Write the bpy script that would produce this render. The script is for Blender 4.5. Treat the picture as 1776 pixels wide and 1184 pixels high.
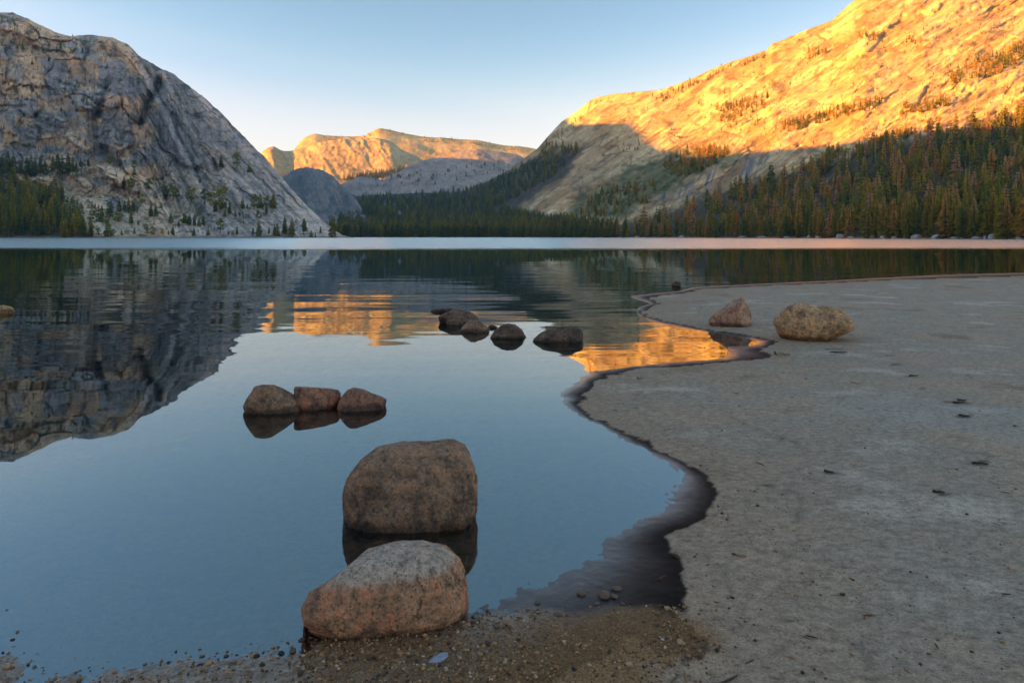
import bpy, bmesh, math, random
import numpy as np
from mathutils import Vector, Matrix

for o in list(bpy.data.objects):
    bpy.data.objects.remove(o)
scene = bpy.context.scene
C = scene.collection

# ------------------------------------------------------------------ camera
F, CX, HY, CH = 1184.0, 888.0, 410.0, 1.4      # focal (photo px), centre column, horizon row, eye height (m)
cam_d = bpy.data.cameras.new('camera')
cam_d.lens = 24.0; cam_d.sensor_width = 36.0
cam_d.shift_y = -(592.0 - HY) / 1776.0
cam_d.clip_start = 0.05; cam_d.clip_end = 30000
cam = bpy.data.objects.new('camera', cam_d); C.objects.link(cam)
cam.location = (0, 0, CH); cam.rotation_euler = (math.radians(90), 0, 0)
scene.camera = cam

# ------------------------------------------------------------------ sky, sun, exposure
SUN_EL, SUN_BACK = 9.0, 10.0                   # low evening sun, from the left and a little behind
S = Vector((-math.cos(math.radians(SUN_EL)) * math.cos(math.radians(SUN_BACK)),
            -math.cos(math.radians(SUN_EL)) * math.sin(math.radians(SUN_BACK)),
            math.sin(math.radians(SUN_EL))))
world = bpy.data.worlds.new('World'); scene.world = world; world.use_nodes = True
wn = world.node_tree.nodes; wl = world.node_tree.links
bg = wn['Background']
sky = wn.new('ShaderNodeTexSky'); sky.sky_type = 'NISHITA'; sky.sun_disc = False
sky.sun_elevation = math.radians(SUN_EL)
sky.sun_rotation = math.atan2(S.x, S.y)
sky.altitude = 2400; sky.air_density = 1.0; sky.dust_density = 2.0; sky.ozone_density = 0.7
# the photograph's own contrast curve, applied to the sky's colour everywhere alike (per channel: M x^g / (x^g + K^g) + s x)
sepw = wn.new('ShaderNodeSeparateColor'); comw = wn.new('ShaderNodeCombineColor'); wl.new(sky.outputs[0], sepw.inputs[0])
def wmath(op, a, b):
    m = wn.new('ShaderNodeMath'); m.operation = op
    for k, v in enumerate((a, b)):
        if isinstance(v, bpy.types.NodeSocket): wl.new(v, m.inputs[k])
        else: m.inputs[k].default_value = v
    return m.outputs[0]
for ch, (M_, g_, K_, s_) in enumerate(((0.25, 8.0, 1.62, 0.054), (0.11, 8.0, 2.3, 0.082), (0.06, 8.0, 2.8, 0.090))):
    x = sepw.outputs[ch]; p = wmath('POWER', x, g_)
    q = wmath('MULTIPLY', wmath('DIVIDE', p, wmath('ADD', p, K_ ** g_)), M_)
    wl.new(wmath('ADD', q, wmath('MULTIPLY', x, s_)), comw.inputs[ch])
wl.new(comw.outputs[0], bg.inputs[0]); bg.inputs[1].default_value = 0.15
sun_d = bpy.data.lights.new('sun', 'SUN'); sun_d.energy = 1.0; sun_d.angle = math.radians(0.5)
sun_d.color = (1.0, 0.40, 0.0)
sun = bpy.data.objects.new('sun', sun_d); C.objects.link(sun)
sun.rotation_euler = (-S).to_track_quat('-Z', 'Y').to_euler()
vs = scene.view_settings
vs.view_transform = 'Standard'; vs.look = 'None'; vs.gamma = 1.0; vs.use_curve_mapping = False
vs.exposure = 4.55
cy = scene.cycles
cy.use_denoising = True
cy.max_bounces = 6; cy.diffuse_bounces = 3; cy.glossy_bounces = 3; cy.transmission_bounces = 3
cy.transparent_max_bounces = 6; cy.volume_bounces = 0
cy.sample_clamp_indirect = 6.0; cy.caustics_reflective = False; cy.caustics_refractive = False

rng = np.random.default_rng(7)
random.seed(7)

# ------------------------------------------------------------------ helpers
def _hash(ix, iy, iz, seed):
    h = (ix.astype(np.int64) * 374761393 + iy.astype(np.int64) * 668265263 + iz.astype(np.int64) * 2147483647 + seed * 974634541) & 0xffffffff
    h = ((h ^ (h >> 13)) * 1274126177) & 0xffffffff
    h = ((h ^ (h >> 16)) * 2246822519) & 0xffffffff
    return ((h ^ (h >> 15)) & 0xffffff) / float(0xffffff) * 2 - 1

def vnoise2(x, y, seed=0):
    x = np.asarray(x, float); y = np.asarray(y, float)
    ix = np.floor(x); iy = np.floor(y); fx = x - ix; fy = y - iy
    u = fx * fx * fx * (fx * (fx * 6 - 15) + 10); v = fy * fy * fy * (fy * (fy * 6 - 15) + 10)
    z = np.zeros_like(ix)
    a = _hash(ix, iy, z, seed); b = _hash(ix + 1, iy, z, seed); c = _hash(ix, iy + 1, z, seed); d = _hash(ix + 1, iy + 1, z, seed)
    return (a * (1 - u) + b * u) * (1 - v) + (c * (1 - u) + d * u) * v

def vnoise3(x, y, z, seed=0):
    ix, iy, iz = np.floor(x), np.floor(y), np.floor(z)
    f = [x - ix, y - iy, z - iz]
    u, v, w = [t * t * t * (t * (t * 6 - 15) + 10) for t in f]
    r = 0
    for dz, wz in ((0, 1 - w), (1, w)):
        for dy, wy in ((0, 1 - v), (1, v)):
            for dx, wx in ((0, 1 - u), (1, u)):
                r = r + _hash(ix + dx, iy + dy, iz + dz, seed) * wx * wy * wz
    return r

def fbm2(x, y, octv=4, seed=0, gain=0.5):
    r = 0; a = 1.0; s = 0
    for k in range(octv):
        r = r + a * vnoise2(x * 2 ** k + 17.3 * k, y * 2 ** k - 9.1 * k, seed + k); s += a; a *= gain
    return r / s

def fbm3(x, y, z, octv=4, seed=0, gain=0.5):
    r = 0; a = 1.0; s = 0
    for k in range(octv):
        q = 2 ** k
        r = r + a * vnoise3(x * q + 5.3 * k, y * q - 3.7 * k, z * q + 1.9 * k, seed + k); s += a; a *= gain
    return r / s

def ridged2(x, y, octv=4, seed=0, gain=0.5):
    r = 0; a = 1.0; s = 0
    for k in range(octv):
        r = r + a * (1 - 2 * np.abs(vnoise2(x * 2 ** k + 7.7 * k, y * 2 ** k + 3.1 * k, seed + k))); s += a; a *= gain
    return r / s

def worley2(x, y, seed=0):
    """nearest and second nearest cell distance, and a random value per cell"""
    ix, iy = np.floor(x), np.floor(y); z = np.zeros_like(ix)
    f1 = np.full(x.shape, 9.0); f2 = np.full(x.shape, 9.0); cr = np.zeros(x.shape)
    for dx in (-1, 0, 1):
        for dy in (-1, 0, 1):
            cx_, cy_ = ix + dx, iy + dy
            qx = cx_ + 0.5 + 0.45 * _hash(cx_, cy_, z, seed); qy = cy_ + 0.5 + 0.45 * _hash(cx_, cy_, z + 1, seed)
            d = np.hypot(x - qx, y - qy); r = _hash(cx_, cy_, z + 2, seed)
            closer = d < f1
            f2 = np.where(closer, f1, np.minimum(f2, d)); cr = np.where(closer, r, cr); f1 = np.where(closer, d, f1)
    return f1, f2, cr

def sstep(a, b, x):
    t = np.clip((x - a) / (b - a), 0, 1); return t * t * (3 - 2 * t)

def lerp(a, b, t):
    return a + (b - a) * t

def curve(pts, soft=0.0):
    p = np.array(pts, float)
    if not soft: return lambda x: np.interp(x, p[:, 0], p[:, 1])
    ks = np.linspace(-2, 2, 17); w = np.exp(-ks ** 2); w /= w.sum()
    return lambda x: sum(wk * np.interp(np.asarray(x) + k * soft, p[:, 0], p[:, 1]) for k, wk in zip(ks, w))

def poly_sd(px, py, poly, closed=True):
    """signed distance (positive inside) of points to a polygon"""
    P = np.array(poly, float); n = len(P)
    shp = np.shape(px); px = np.ravel(px); py = np.ravel(py)
    best = np.full(px.shape, 1e18); inside = np.zeros(px.shape, bool)
    for i in range(n if closed else n - 1):
        a = P[i]; b = P[(i + 1) % n]; e = b - a; L = e @ e + 1e-12
        t = np.clip(((px - a[0]) * e[0] + (py - a[1]) * e[1]) / L, 0, 1)
        dx = px - a[0] - t * e[0]; dy = py - a[1] - t * e[1]
        np.minimum(best, dx * dx + dy * dy, out=best)
        if closed:
            c = ((a[1] <= py) & (b[1] > py)) | ((b[1] <= py) & (a[1] > py))
            xi = a[0] + (py - a[1]) / (e[1] if abs(e[1]) > 1e-12 else 1e-12) * e[0]
            inside ^= c & (px < xi)
    d = np.sqrt(best)
    if closed: d = np.where(inside, d, -d)
    return d.reshape(shp)

def ground_pt(x, y, z=0.0):
    """photo pixel -> point on the level z"""
    d = (CH - z) * F / (y - HY)
    return np.array(((x - CX) / F * d, d))

def mesh_from(name, verts, faces, mat=None, smooth=True, attrs=None):
    me = bpy.data.meshes.new(name)
    verts = np.asarray(verts, np.float32); faces = np.asarray(faces, np.int32)
    k = faces.shape[1]
    me.vertices.add(len(verts)); me.vertices.foreach_set('co', verts.ravel())
    me.loops.add(faces.size); me.loops.foreach_set('vertex_index', faces.ravel())
    me.polygons.add(len(faces))
    me.polygons.foreach_set('loop_start', np.arange(0, faces.size, k, dtype=np.int32))
    me.polygons.foreach_set('loop_total', np.full(len(faces), k, np.int32))
    me.polygons.foreach_set('use_smooth', np.full(len(faces), smooth, bool))
    me.update(calc_edges=True)
    for an, (typ, dat) in (attrs or {}).items():
        at = me.attributes.new(an, typ, 'POINT')
        key = 'color' if typ == 'FLOAT_COLOR' else 'value'
        at.data.foreach_set(key, np.asarray(dat, np.float32).ravel())
    if mat: me.materials.append(mat)
    return me

def obj(name, me, parent=None, loc=None):
    o = bpy.data.objects.new(name, me); C.objects.link(o)
    if parent: o.parent = parent
    if loc is not None: o.location = loc
    return o

def tag(o, label=None, cat=None, group=None, kind=None):
    if label: o['label'] = label
    if cat: o['category'] = cat
    if group: o['group'] = group
    if kind: o['kind'] = kind
    return o

def grid_faces(nu, nv):
    i, j = np.meshgrid(np.arange(nu - 1), np.arange(nv - 1), indexing='ij')
    a = i * nv + j
    return np.stack([a, a + nv, a + nv + 1, a + 1], -1).reshape(-1, 4)

# ------------------------------------------------------------------ materials
def new_mat(name):
    m = bpy.data.materials.new(name); m.use_nodes = True
    nt = m.node_tree
    return m, nt.nodes, nt.links, nt.nodes['Principled BSDF']

def N(nodes, typ, **kw):
    n = nodes.new(typ)
    for k, v in kw.items(): setattr(n, k, v)
    return n

def noise_node(nodes, links, vec, scale, detail=4, rough=0.55):
    n = nodes.new('ShaderNodeTexNoise'); n.inputs['Scale'].default_value = scale
    n.inputs['Detail'].default_value = detail; n.inputs['Roughness'].default_value = rough
    if vec is not None: links.new(vec, n.inputs['Vector'])
    return n

def ramp(nodes, links, fac, stops):
    r = nodes.new('ShaderNodeValToRGB'); el = r.color_ramp.elements
    while len(el) < len(stops): el.new(0.5)
    for e, (p, c) in zip(el, stops):
        e.position = p; e.color = (*c, 1) if len(c) == 3 else c
    links.new(fac, r.inputs[0]); return r

def mixc(nodes, links, fac, a, b, blend='MIX'):
    m = nodes.new('ShaderNodeMix'); m.data_type = 'RGBA'; m.blend_type = blend
    for s, v in ((m.inputs[0], fac), (m.inputs[6], a), (m.inputs[7], b)):
        if isinstance(v, bpy.types.NodeSocket): links.new(v, s)
        else: s.default_value = v if not isinstance(v, tuple) else (*v, 1) if len(v) == 3 else v
    return m.outputs[2]

def math_node(nodes, links, op, a, b=0.0, c=None):
    m = nodes.new('ShaderNodeMath'); m.operation = op
    for s, v in zip(m.inputs, (a, b, c)):
        if v is None: continue
        if isinstance(v, bpy.types.NodeSocket): links.new(v, s)
        else: s.default_value = v
    return m.outputs[0]

def terrain_mat(name, scale=0.05, bump=2.5, bd=1.0, con=1.0):
    """granite whose broad colours come from the 'col' attribute, with finer grain and streaks on top"""
    m, n, l, b = new_mat(name)
    at = N(n, 'ShaderNodeAttribute', attribute_name='col')
    geo = N(n, 'ShaderNodeNewGeometry')
    n1 = noise_node(n, l, geo.outputs['Position'], scale, 8, 0.65)
    n2 = noise_node(n, l, geo.outputs['Position'], scale * 6, 5, 0.6)
    r1 = ramp(n, l, n1.outputs[0], [(0.3, (1 - 0.38 * con,) * 3), (0.5, (1, 1, 1)), (0.7, (1 + 0.22 * con,) * 3)])
    r2 = ramp(n, l, n2.outputs[0], [(0.32, (0.7, 0.7, 0.72)), (0.5, (1, 1, 1)), (0.7, (1.15, 1.14, 1.12))])
    c = mixc(n, l, 1.0, at.outputs['Color'], r1.outputs[0], 'MULTIPLY')
    c = mixc(n, l, 1.0, c, r2.outputs[0], 'MULTIPLY')
    l.new(c, b.inputs['Base Color']); b.inputs['Roughness'].default_value = 0.85
    b.inputs['Specular IOR Level'].default_value = 0.2
    bp = n.new('ShaderNodeBump'); bp.inputs['Distance'].default_value = bump; bp.inputs['Strength'].default_value = bd
    l.new(n1.outputs[0], bp.inputs['Height']); l.new(bp.outputs[0], b.inputs['Normal'])
    return m

# ------------------------------------------------------------------ terrain
class Terrain:
    def __init__(self, name, cols, crest, d0, d1, prof, nrow, disp, color, mat, back=0.9, nback=24, toe=30.0, label=None):
        cols = np.asarray(cols, float); n = len(cols)
        yc = crest(cols); D0 = d0(cols); D1 = d1(cols)
        zc = CH + (HY - yc) / F * D1
        s = np.linspace(0, 1, nrow) ** 1.25
        D = D0[:, None] + (D1 - D0)[:, None] * s[None]
        Z = zc[:, None] * prof(s, cols)
        PX = np.repeat(cols[:, None], nrow, 1)
        PY = HY - (Z - CH) * F / D
        X = (PX - CX) / F * D
        dz = disp(X, D, Z, PX, PY, s[None] * np.ones_like(PX)); dd = 0
        if isinstance(dz, tuple): dz, dd = dz
        Z = Z + dz
        PY = HY - (Z - CH) * F / D; D = D - dd; Z = CH + (HY - PY) / F * D       # relief that stands out from the wall
        # lake side apron and far side
        Dt = D0[:, None] - np.array([toe, toe * 0.3])[None]; Zt = np.array([-4.0, -1.2])[None] * np.ones((n, 1))
        sb = np.linspace(0, 1, nback + 1)[1:]
        Db = D1[:, None] * (1 + 0.6 * sb[None]); Zb = Z[:, -1:] * (1 - back * sb[None] ** 1.6) - 5 * sb[None]
        self.cols = cols; self.D = D; self.Z = Z; self.nrow = nrow
        self.PY = HY - (Z - CH) * F / D
        Da = np.concatenate([Dt, D, Db], 1); Za = np.concatenate([Zt, Z, Zb], 1)
        Pa = np.repeat(cols[:, None], Da.shape[1], 1); Xa = (Pa - CX) / F * Da
        PYa = HY - (Za - CH) * F / Da
        # slope (for colours)
        gz = np.gradient(Za, axis=1) / np.maximum(np.gradient(Da, axis=1), 1e-3)
        col = color(Xa, Da, Za, Pa, PYa, gz)
        v = np.stack([Xa, Da, Za], -1).reshape(-1, 3)
        rgba = np.concatenate([col, np.ones(col.shape[:2] + (1,))], -1).reshape(-1, 4)
        me = mesh_from(name, v, grid_faces(n, Da.shape[1]), mat, True, {'col': ('FLOAT_COLOR', rgba)})
        self.ob = tag(obj(name, me), label, None, None, 'structure')

    def at(self, px, py):
        """first ground point seen at photo pixel (px, py); None above the crest"""
        c = (px - self.cols[0]) / (self.cols[-1] - self.cols[0]) * (len(self.cols) - 1)
        i = int(np.clip(np.searchsorted(self.cols, px), 0, len(self.cols) - 1))
        row = self.PY[i]
        k = np.argmax(row <= py)
        if row[k] > py: return None
        if k == 0: d = self.D[i, 0]; z = self.Z[i, 0]
        else:
            t = (row[k - 1] - py) / max(row[k - 1] - row[k], 1e-6)
            d = lerp(self.D[i, k - 1], self.D[i, k], t); z = lerp(self.Z[i, k - 1], self.Z[i, k], t)
        return ((px - CX) / F * d, d, z)

def mixcol(a, b, t):
    return a + (np.asarray(b) - a) * t[..., None]

granite = terrain_mat('granite', 0.06, 1.4, 0.8, 0.8)
granite_r = terrain_mat('granite_tan', 0.12, 0.6, 0.7, 0.45)
granite_far = terrain_mat('granite_far', 0.02, 6.0, 0.8)

def rot(px, py, ang):
    c, s = math.cos(ang), math.sin(ang)
    return px * c + py * s, -px * s + py * c      # along, across

# ---- left dome
L_crest = curve([(-700, 10), (-400, -20), (-200, -10), (-60, 12), (0, 22), (20, 23), (48, 33), (74, 46), (111, 61), (126, 64), (160, 62), (200, 67), (223, 76),
    (241, 98), (271, 115), (297, 128), (319, 143), (349, 165), (371, 186), (394, 208), (416, 230), (438, 253), (461, 275), (479, 297), (498, 319),
    (520, 345), (539, 364), (557, 379), (576, 396), (594, 408), (612, 411.6)])
L_d0 = curve([(-700, 700), (0, 660), (610, 660)])
L_d1 = curve([(-700, 1900), (-100, 1600), (0, 1520), (120, 1400), (230, 1250), (400, 1020), (500, 860), (594, 700), (612, 668)])
def L_prof(s, cols):
    g1 = np.interp(s, [0, .15, .3, .45, .58, .68, .8, .9, 1], [0, .05, .13, .26, .45, .64, .82, .93, 1.0])
    g2 = np.interp(s, [0, .25, .5, .75, 1], [0, .17, .40, .68, 1.0])
    w = sstep(150, 480, cols)[:, None]
    return lerp(g1[None], g2[None], w)
L_gul = [([(186, 150), (176, 185), (164, 215), (166, 240), (186, 268), (205, 285)], 9, 16),
         ([(276, 143), (268, 165), (252, 190), (244, 214)], 8, 22),
         ([(244, 212), (275, 250), (310, 285), (350, 300)], 5, 9),
         ([(0, 195), (45, 196), (95, 225), (112, 232)], 5, 10),
         ([(300, 205), (335, 245), (378, 290)], 4, 8),
         ([(215, 100), (180, 92), (120, 92), (60, 85)], 5, 10),
         ([(60, 305), (140, 304), (200, 322), (240, 335)], 5, 9)]
def L_cells(PX, PY):
    """sheets and blocks the dome is split into: (edge distance, random) at two sizes"""
    wx = 9 * fbm2(PX / 30, PY / 30, 3, 81); wy = 7 * fbm2(PX / 30 + 9, PY / 30, 3, 83)
    fl = sstep(200, 340, PX - 0.2 * (PY - 150))
    a1, c1 = rot(PX + wx, PY + wy, math.radians(20)); a2, c2 = rot(PX + wx, PY + wy, math.radians(47))
    f1, f2, r1 = worley2(lerp(a1 / 62, a2 / 150, fl), lerp(c1 / 26, c2 / 20, fl), 85)
    g1, g2, r2 = worley2(lerp(a1 / 24, a2 / 60, fl) + 5, lerp(c1 / 11, c2 / 8, fl), 87)
    return f2 - f1, r1, g2 - g1, r2
def L_disp(X, D, Z, PX, PY, s):
    env = np.minimum(1, s * 7) * sstep(0, 60, Z)
    a, c = rot(PX, PY, math.radians(47))
    big = 12 * fbm2(PX / 75, PY / 50, 4, 11) + 9 * ridged2(PX / 55 + 3, PY / 42, 3, 21)
    groove = 4.0 * ridged2(c / 16, a / 120, 3, 31) * sstep(150, 330, PX)
    e1, r1, e2, r2 = L_cells(PX, PY)
    slabs = 19 * r1 * sstep(0.0, 0.16, e1) + 7.5 * r2 * sstep(0.0, 0.2, e2) - 10 * sstep(0.09, 0.0, e1) - 4 * sstep(0.1, 0.0, e2)
    fine = 1.8 * fbm2(PX / 8, PY / 6, 3, 51) + 1.4 * ridged2(PX / 14, PY / 9, 2, 53)
    g = 0
    for ln, w, amp in L_gul:
        d = poly_sd(PX, PY, ln, closed=False)
        g = g - 1.5 * amp * np.exp(-(d / w) ** 2)
    g = g + 24 * np.exp(-(((PX - 232) / 30) ** 2 + ((PY - 172) / 26) ** 2)) + 16 * np.exp(-(((PX - 60) / 50) ** 2 + ((PY - 215) / 22) ** 2))
    g = g + 11 * np.exp(-(((PX - 170) / 60) ** 2 + ((PY - 312) / 12) ** 2))
    top = 1 - 0.7 * sstep(0.85, 1.0, s)
    right = 1 - 0.6 * sstep(330, 560, PX)
    g = g * 1.3 + slabs * (1 - 0.55 * sstep(240, 420, PX)) + groove * 1.5 + 4 * fbm2(PX / 9, PY / 7, 3, 55)
    return env * (big * 0.8 * top * right + fine * 0.5), env * g * top
def L_color(X, D, Z, PX, PY, gz):
    base = np.ones(PX.shape + (3,)) * np.array([0.72, 0.59, 0.465])
    a, c = rot(PX, PY, math.radians(47)); ah, chh = rot(PX, PY, math.radians(14))
    steep = sstep(0.5, 1.0, gz)
    n1 = fbm2(ah / 46, chh / 22, 4, 61)
    tan = sstep(-0.15, 0.25, n1 + 0.55 * sstep(200, 110, PY) - 0.35 * sstep(250, 400, PX))
    base = mixcol(base, [0.70, 0.50, 0.32], tan * 0.85)
    base = mixcol(base, [0.80, 0.66, 0.53], sstep(270, 340, PY) * sstep(-0.45, 0.1, fbm2(PX / 34, PY / 13, 3, 63)) * 0.9)
    base = mixcol(base, [0.70, 0.56, 0.43], sstep(0.15, 0.45, fbm2(ah / 30, chh / 9, 4, 64)) * 0.6)
    base = np.minimum(base * np.array([1.22, 0.99, 0.80]), 0.88)
    # grey walls of the steps and gullies, darker where steep
    wall = sstep(-0.1, 0.2, fbm2(PX / 50, PY / 30, 4, 65) + 0.35 * np.exp(-(((PX - 215) / 90) ** 2 + ((PY - 185) / 55) ** 2)) - 0.1 - 0.3 * sstep(270, 330, PY))
    base = mixcol(base, [0.36, 0.345, 0.345], wall * 0.8)
    base = mixcol(base, [0.30, 0.29, 0.295], steep * sstep(-0.1, 0.35, fbm2(PX / 18, PY / 30, 3, 66)) * 0.6)
    # dark water streaks down the fall line of the smooth flank
    fl = sstep(215, 290, PX - 0.25 * (PY - 150))
    st = sstep(-0.12, 0.3, fbm2(c / 6, a / 110, 4, 67))
    base = mixcol(base, [0.56, 0.49, 0.44], fl * 0.6)
    base = mixcol(base, [0.27, 0.255, 0.25], st * fl * 0.6)
    base = mixcol(base, [0.5, 0.41, 0.32], sstep(0.25, 0.45, fbm2(c / 5, a / 80, 3, 68)) * fl * 0.6)
    st2 = sstep(0.1, 0.4, fbm2(PX / 4, PY / 45, 3, 69)) * np.maximum(steep, wall * 0.8)
    base = mixcol(base, [0.085, 0.085, 0.10], st2 * 0.45)
    e1, r1, e2, r2 = L_cells(PX, PY)
    base = base * (1 + 0.22 * r1 + 0.14 * r2)[..., None]
    base = mixcol(base, [0.07, 0.068, 0.07], np.maximum(sstep(0.05, 0.0, e1) * 0.6, sstep(0.06, 0.0, e2) * 0.4) * sstep(-0.4, 0.2, fbm2(PX / 25, PY / 25, 3, 89)))
    veg = sstep(0.22, 0.42, fbm2(PX / 11, PY / 6, 4, 71)) * (1 - sstep(330, 480, PX)) * sstep(0.95, 0.5, gz)
    base = mixcol(base, [0.055, 0.055, 0.03], veg * 0.7)
    crackn = np.abs(fbm2(PX / 35 + 0.4 * fbm2(PX / 9, PY / 9, 2, 75), PY / 22, 3, 73))
    base = mixcol(base, [0.07, 0.07, 0.08], sstep(0.035, 0.0, crackn) * 0.75)
    crk2 = np.abs(fbm2(c / 22, a / 120, 3, 74)) 
    base = mixcol(base, [0.08, 0.08, 0.09], sstep(0.022, 0.0, crk2) * 0.7)
    for ln, w, amp in L_gul:                               # gullies: shade of the recesses put into the colour
        d = poly_sd(PX, PY, ln, closed=False) + 2.5 * fbm2(PX / 7, PY / 7, 3, 76)
        base = mixcol(base, [0.085, 0.085, 0.09], sstep(w * 0.9, w * 0.25, d) * 0.45)
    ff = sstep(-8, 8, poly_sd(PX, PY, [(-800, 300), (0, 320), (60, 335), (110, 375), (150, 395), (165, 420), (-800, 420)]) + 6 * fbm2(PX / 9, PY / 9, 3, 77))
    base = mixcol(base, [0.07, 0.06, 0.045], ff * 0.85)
    sh = sstep(2.5, 0.6, Z)
    base = mixcol(base, [0.34, 0.25, 0.16], sh * 0.8)
    return base * (1 + 0.3 * fbm2(PX / 4, PY / 3, 3, 79))[..., None]
cols = np.concatenate([np.arange(-700, -40, 12), np.arange(-40, 613, 1.6)])
T_left = Terrain('mountain', cols, L_crest, L_d0, L_d1, L_prof, 250, L_disp, L_color, granite, label='grey granite dome with pale slabs above the left shore')

# ---- right mountain and the valley floor it runs down to
R_crest = curve([(520, 352), (600, 342), (700, 336), (760, 334), (800, 330), (840, 318), (870, 302), (900, 282), (930, 260), (949, 238), (974, 212), (1001, 193), (1018, 179), (1033, 169), (1063, 164), (1112, 160), (1142, 158),
    (1176, 147), (1206, 135), (1245, 116), (1295, 101), (1329, 88), (1339, 76), (1374, 63), (1398, 53), (1443, 35), (1457, 21), (1477, 3), (1500, -10),
    (1600, -40), (1776, -70), (2200, -90), (3000, -60)])
R_d0 = curve([(500, 1010), (900, 1000), (1100, 800), (1300, 600), (1500, 450), (1776, 335), (2200, 260), (3000, 200)])
R_d1 = curve([(500, 2600), (800, 2600), (900, 2450), (1000, 2050), (1150, 1750), (1350, 1520), (1500, 1380), (1776, 1230), (2200, 1050), (3000, 900)])
def R_prof(s, cols):
    g1 = 0.50 * s + 0.50 * s ** 2
    g2 = 0.30 * s + 0.70 * s ** 1.9
    w = sstep(800, 1000, cols)[:, None]
    return lerp(g2[None], g1[None], w)
def R_disp(X, D, Z, PX, PY, s):
    env = np.minimum(1, s * 5) * sstep(0, 80, Z)
    a, c = rot(PX, PY, math.radians(-33))
    big = 11 * fbm2(PX / 110, PY / 70, 3, 111) + 5 * ridged2(c / 45, a / 160, 3, 121)
    groove = 3.2 * ridged2(c / 13, a / 90, 3, 131)
    fine = 0.5 * fbm2(PX / 8, PY / 5, 3, 151) + 2.2 * ridged2(c / 6, a / 60, 2, 153)
    rough = 1.2 * np.maximum(0, ridged2(c / 7, a / 30, 3, 157)) * sstep(330, 120, PY)
    f1, f2, r1 = worley2((a + 8 * fbm2(PX / 30, PY / 30, 3, 185)) / 95, (c + 6 * fbm2(PX / 25, PY / 25, 3, 186)) / 20, 187)
    g1, g2, r2 = worley2(a / 34, (c + 3 * fbm2(PX / 12, PY / 12, 2, 188)) / 8, 189)
    top = 1 - 0.6 * sstep(0.88, 1.0, s)
    low = sstep(800, 980, PX)
    cells = 6.5 * r1 * sstep(0, 0.14, f2 - f1) + 3 * r2 * sstep(0, 0.18, g2 - g1) - 2 * sstep(0.06, 0, f2 - f1) - 1.2 * sstep(0.08, 0, g2 - g1)
    return env * low * (big * top + fine * 0.4) + env * (1 - low) * 8 * fbm2(PX / 60, PY / 25, 3, 161), env * low * top * (cells + 1.4 * groove + 1.2 * rough + 3 * fbm2(c / 6, a / 14, 4, 159, 0.6))
R_floor = [(400, 430), (400, 300), (640, 322), (840, 308), (960, 262), (1000, 262), (990, 300), (900, 360), (1000, 385), (1100, 385), (1200, 352), (1280, 318), (1360, 300), (1500, 262), (1776, 195), (3100, 120), (3100, 430)]
def R_color(X, D, Z, PX, PY, gz):
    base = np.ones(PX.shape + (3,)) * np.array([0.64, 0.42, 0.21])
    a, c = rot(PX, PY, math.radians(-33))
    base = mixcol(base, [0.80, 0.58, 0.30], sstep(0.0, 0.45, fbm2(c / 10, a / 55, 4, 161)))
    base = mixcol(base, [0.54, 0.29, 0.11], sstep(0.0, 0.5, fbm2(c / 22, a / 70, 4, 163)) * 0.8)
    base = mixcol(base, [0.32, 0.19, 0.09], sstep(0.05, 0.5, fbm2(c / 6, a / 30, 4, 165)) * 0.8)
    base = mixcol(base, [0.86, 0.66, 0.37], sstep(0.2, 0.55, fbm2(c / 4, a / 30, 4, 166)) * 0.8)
    f1, f2, r1 = worley2((a + 8 * fbm2(PX / 30, PY / 30, 3, 185)) / 95, (c + 6 * fbm2(PX / 25, PY / 25, 3, 186)) / 20, 187)
    g1, g2, r2 = worley2(a / 34, (c + 3 * fbm2(PX / 12, PY / 12, 2, 188)) / 8, 189)
    base = base * (1 + 0.2 * r1 + 0.15 * r2)[..., None]
    base = mixcol(base, [0.14, 0.08, 0.03], np.maximum(sstep(0.06, 0, f2 - f1), 0.7 * sstep(0.07, 0, g2 - g1)) * sstep(-0.3, 0.3, fbm2(PX / 30, PY / 30, 3, 190)) * 0.75)
    slab = sstep(-6, 6, poly_sd(PX, PY, [(1135, 345), (1180, 318), (1290, 272), (1345, 268), (1300, 305), (1220, 335), (1150, 350)]) + 4 * fbm2(PX / 10, PY / 8, 2, 167))
    ss = sstep(-0.2, 0.4, fbm2((PX + 0.35 * PY) / 4, PY / 60, 3, 169))
    base = mixcol(base, np.array([0.19, 0.19, 0.225]), slab * ss)
    mead = sstep(-10, 12, poly_sd(PX, PY, [(985, 372), (1000, 345), (1080, 300), (1160, 268), (1260, 255), (1280, 270), (1180, 320), (1120, 355), (1060, 385), (985, 392)]) + 16 * fbm2(PX / 16, PY / 10, 4, 171))
    base = mixcol(base, [0.105, 0.125, 0.04], mead * 0.75)
    base = mixcol(base, [0.07, 0.10, 0.03], mead * sstep(0.1, 0.4, fbm2(PX / 9, PY / 5, 3, 173)) * 0.8)
    veg = sstep(0.22, 0.45, fbm2(PX / 12, PY / 7, 4, 175)) * sstep(900, 1000, PX)
    base = mixcol(base, [0.12, 0.105, 0.055], veg * 0.6)
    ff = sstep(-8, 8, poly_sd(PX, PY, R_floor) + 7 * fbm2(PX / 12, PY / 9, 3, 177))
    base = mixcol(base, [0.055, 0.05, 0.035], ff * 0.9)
    pale = sstep(-3, 3, poly_sd(PX, PY, [(655, 352), (690, 350), (690, 360), (740, 366), (730, 372), (690, 372), (660, 362)]) + 3 * fbm2(PX / 6, PY / 4, 2, 179))
    base = mixcol(base, [0.42, 0.38, 0.35], pale)
    base = mixcol(base, [0.30, 0.25, 0.18], sstep(1.6, 0.5, Z) * 0.8)
    return base * (1 + 0.2 * fbm2(PX / 4, PY / 3, 3, 181))[..., None]
cols = np.concatenate([np.arange(500, 1790, 2.0), np.arange(1790, 3000, 16)])
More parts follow.
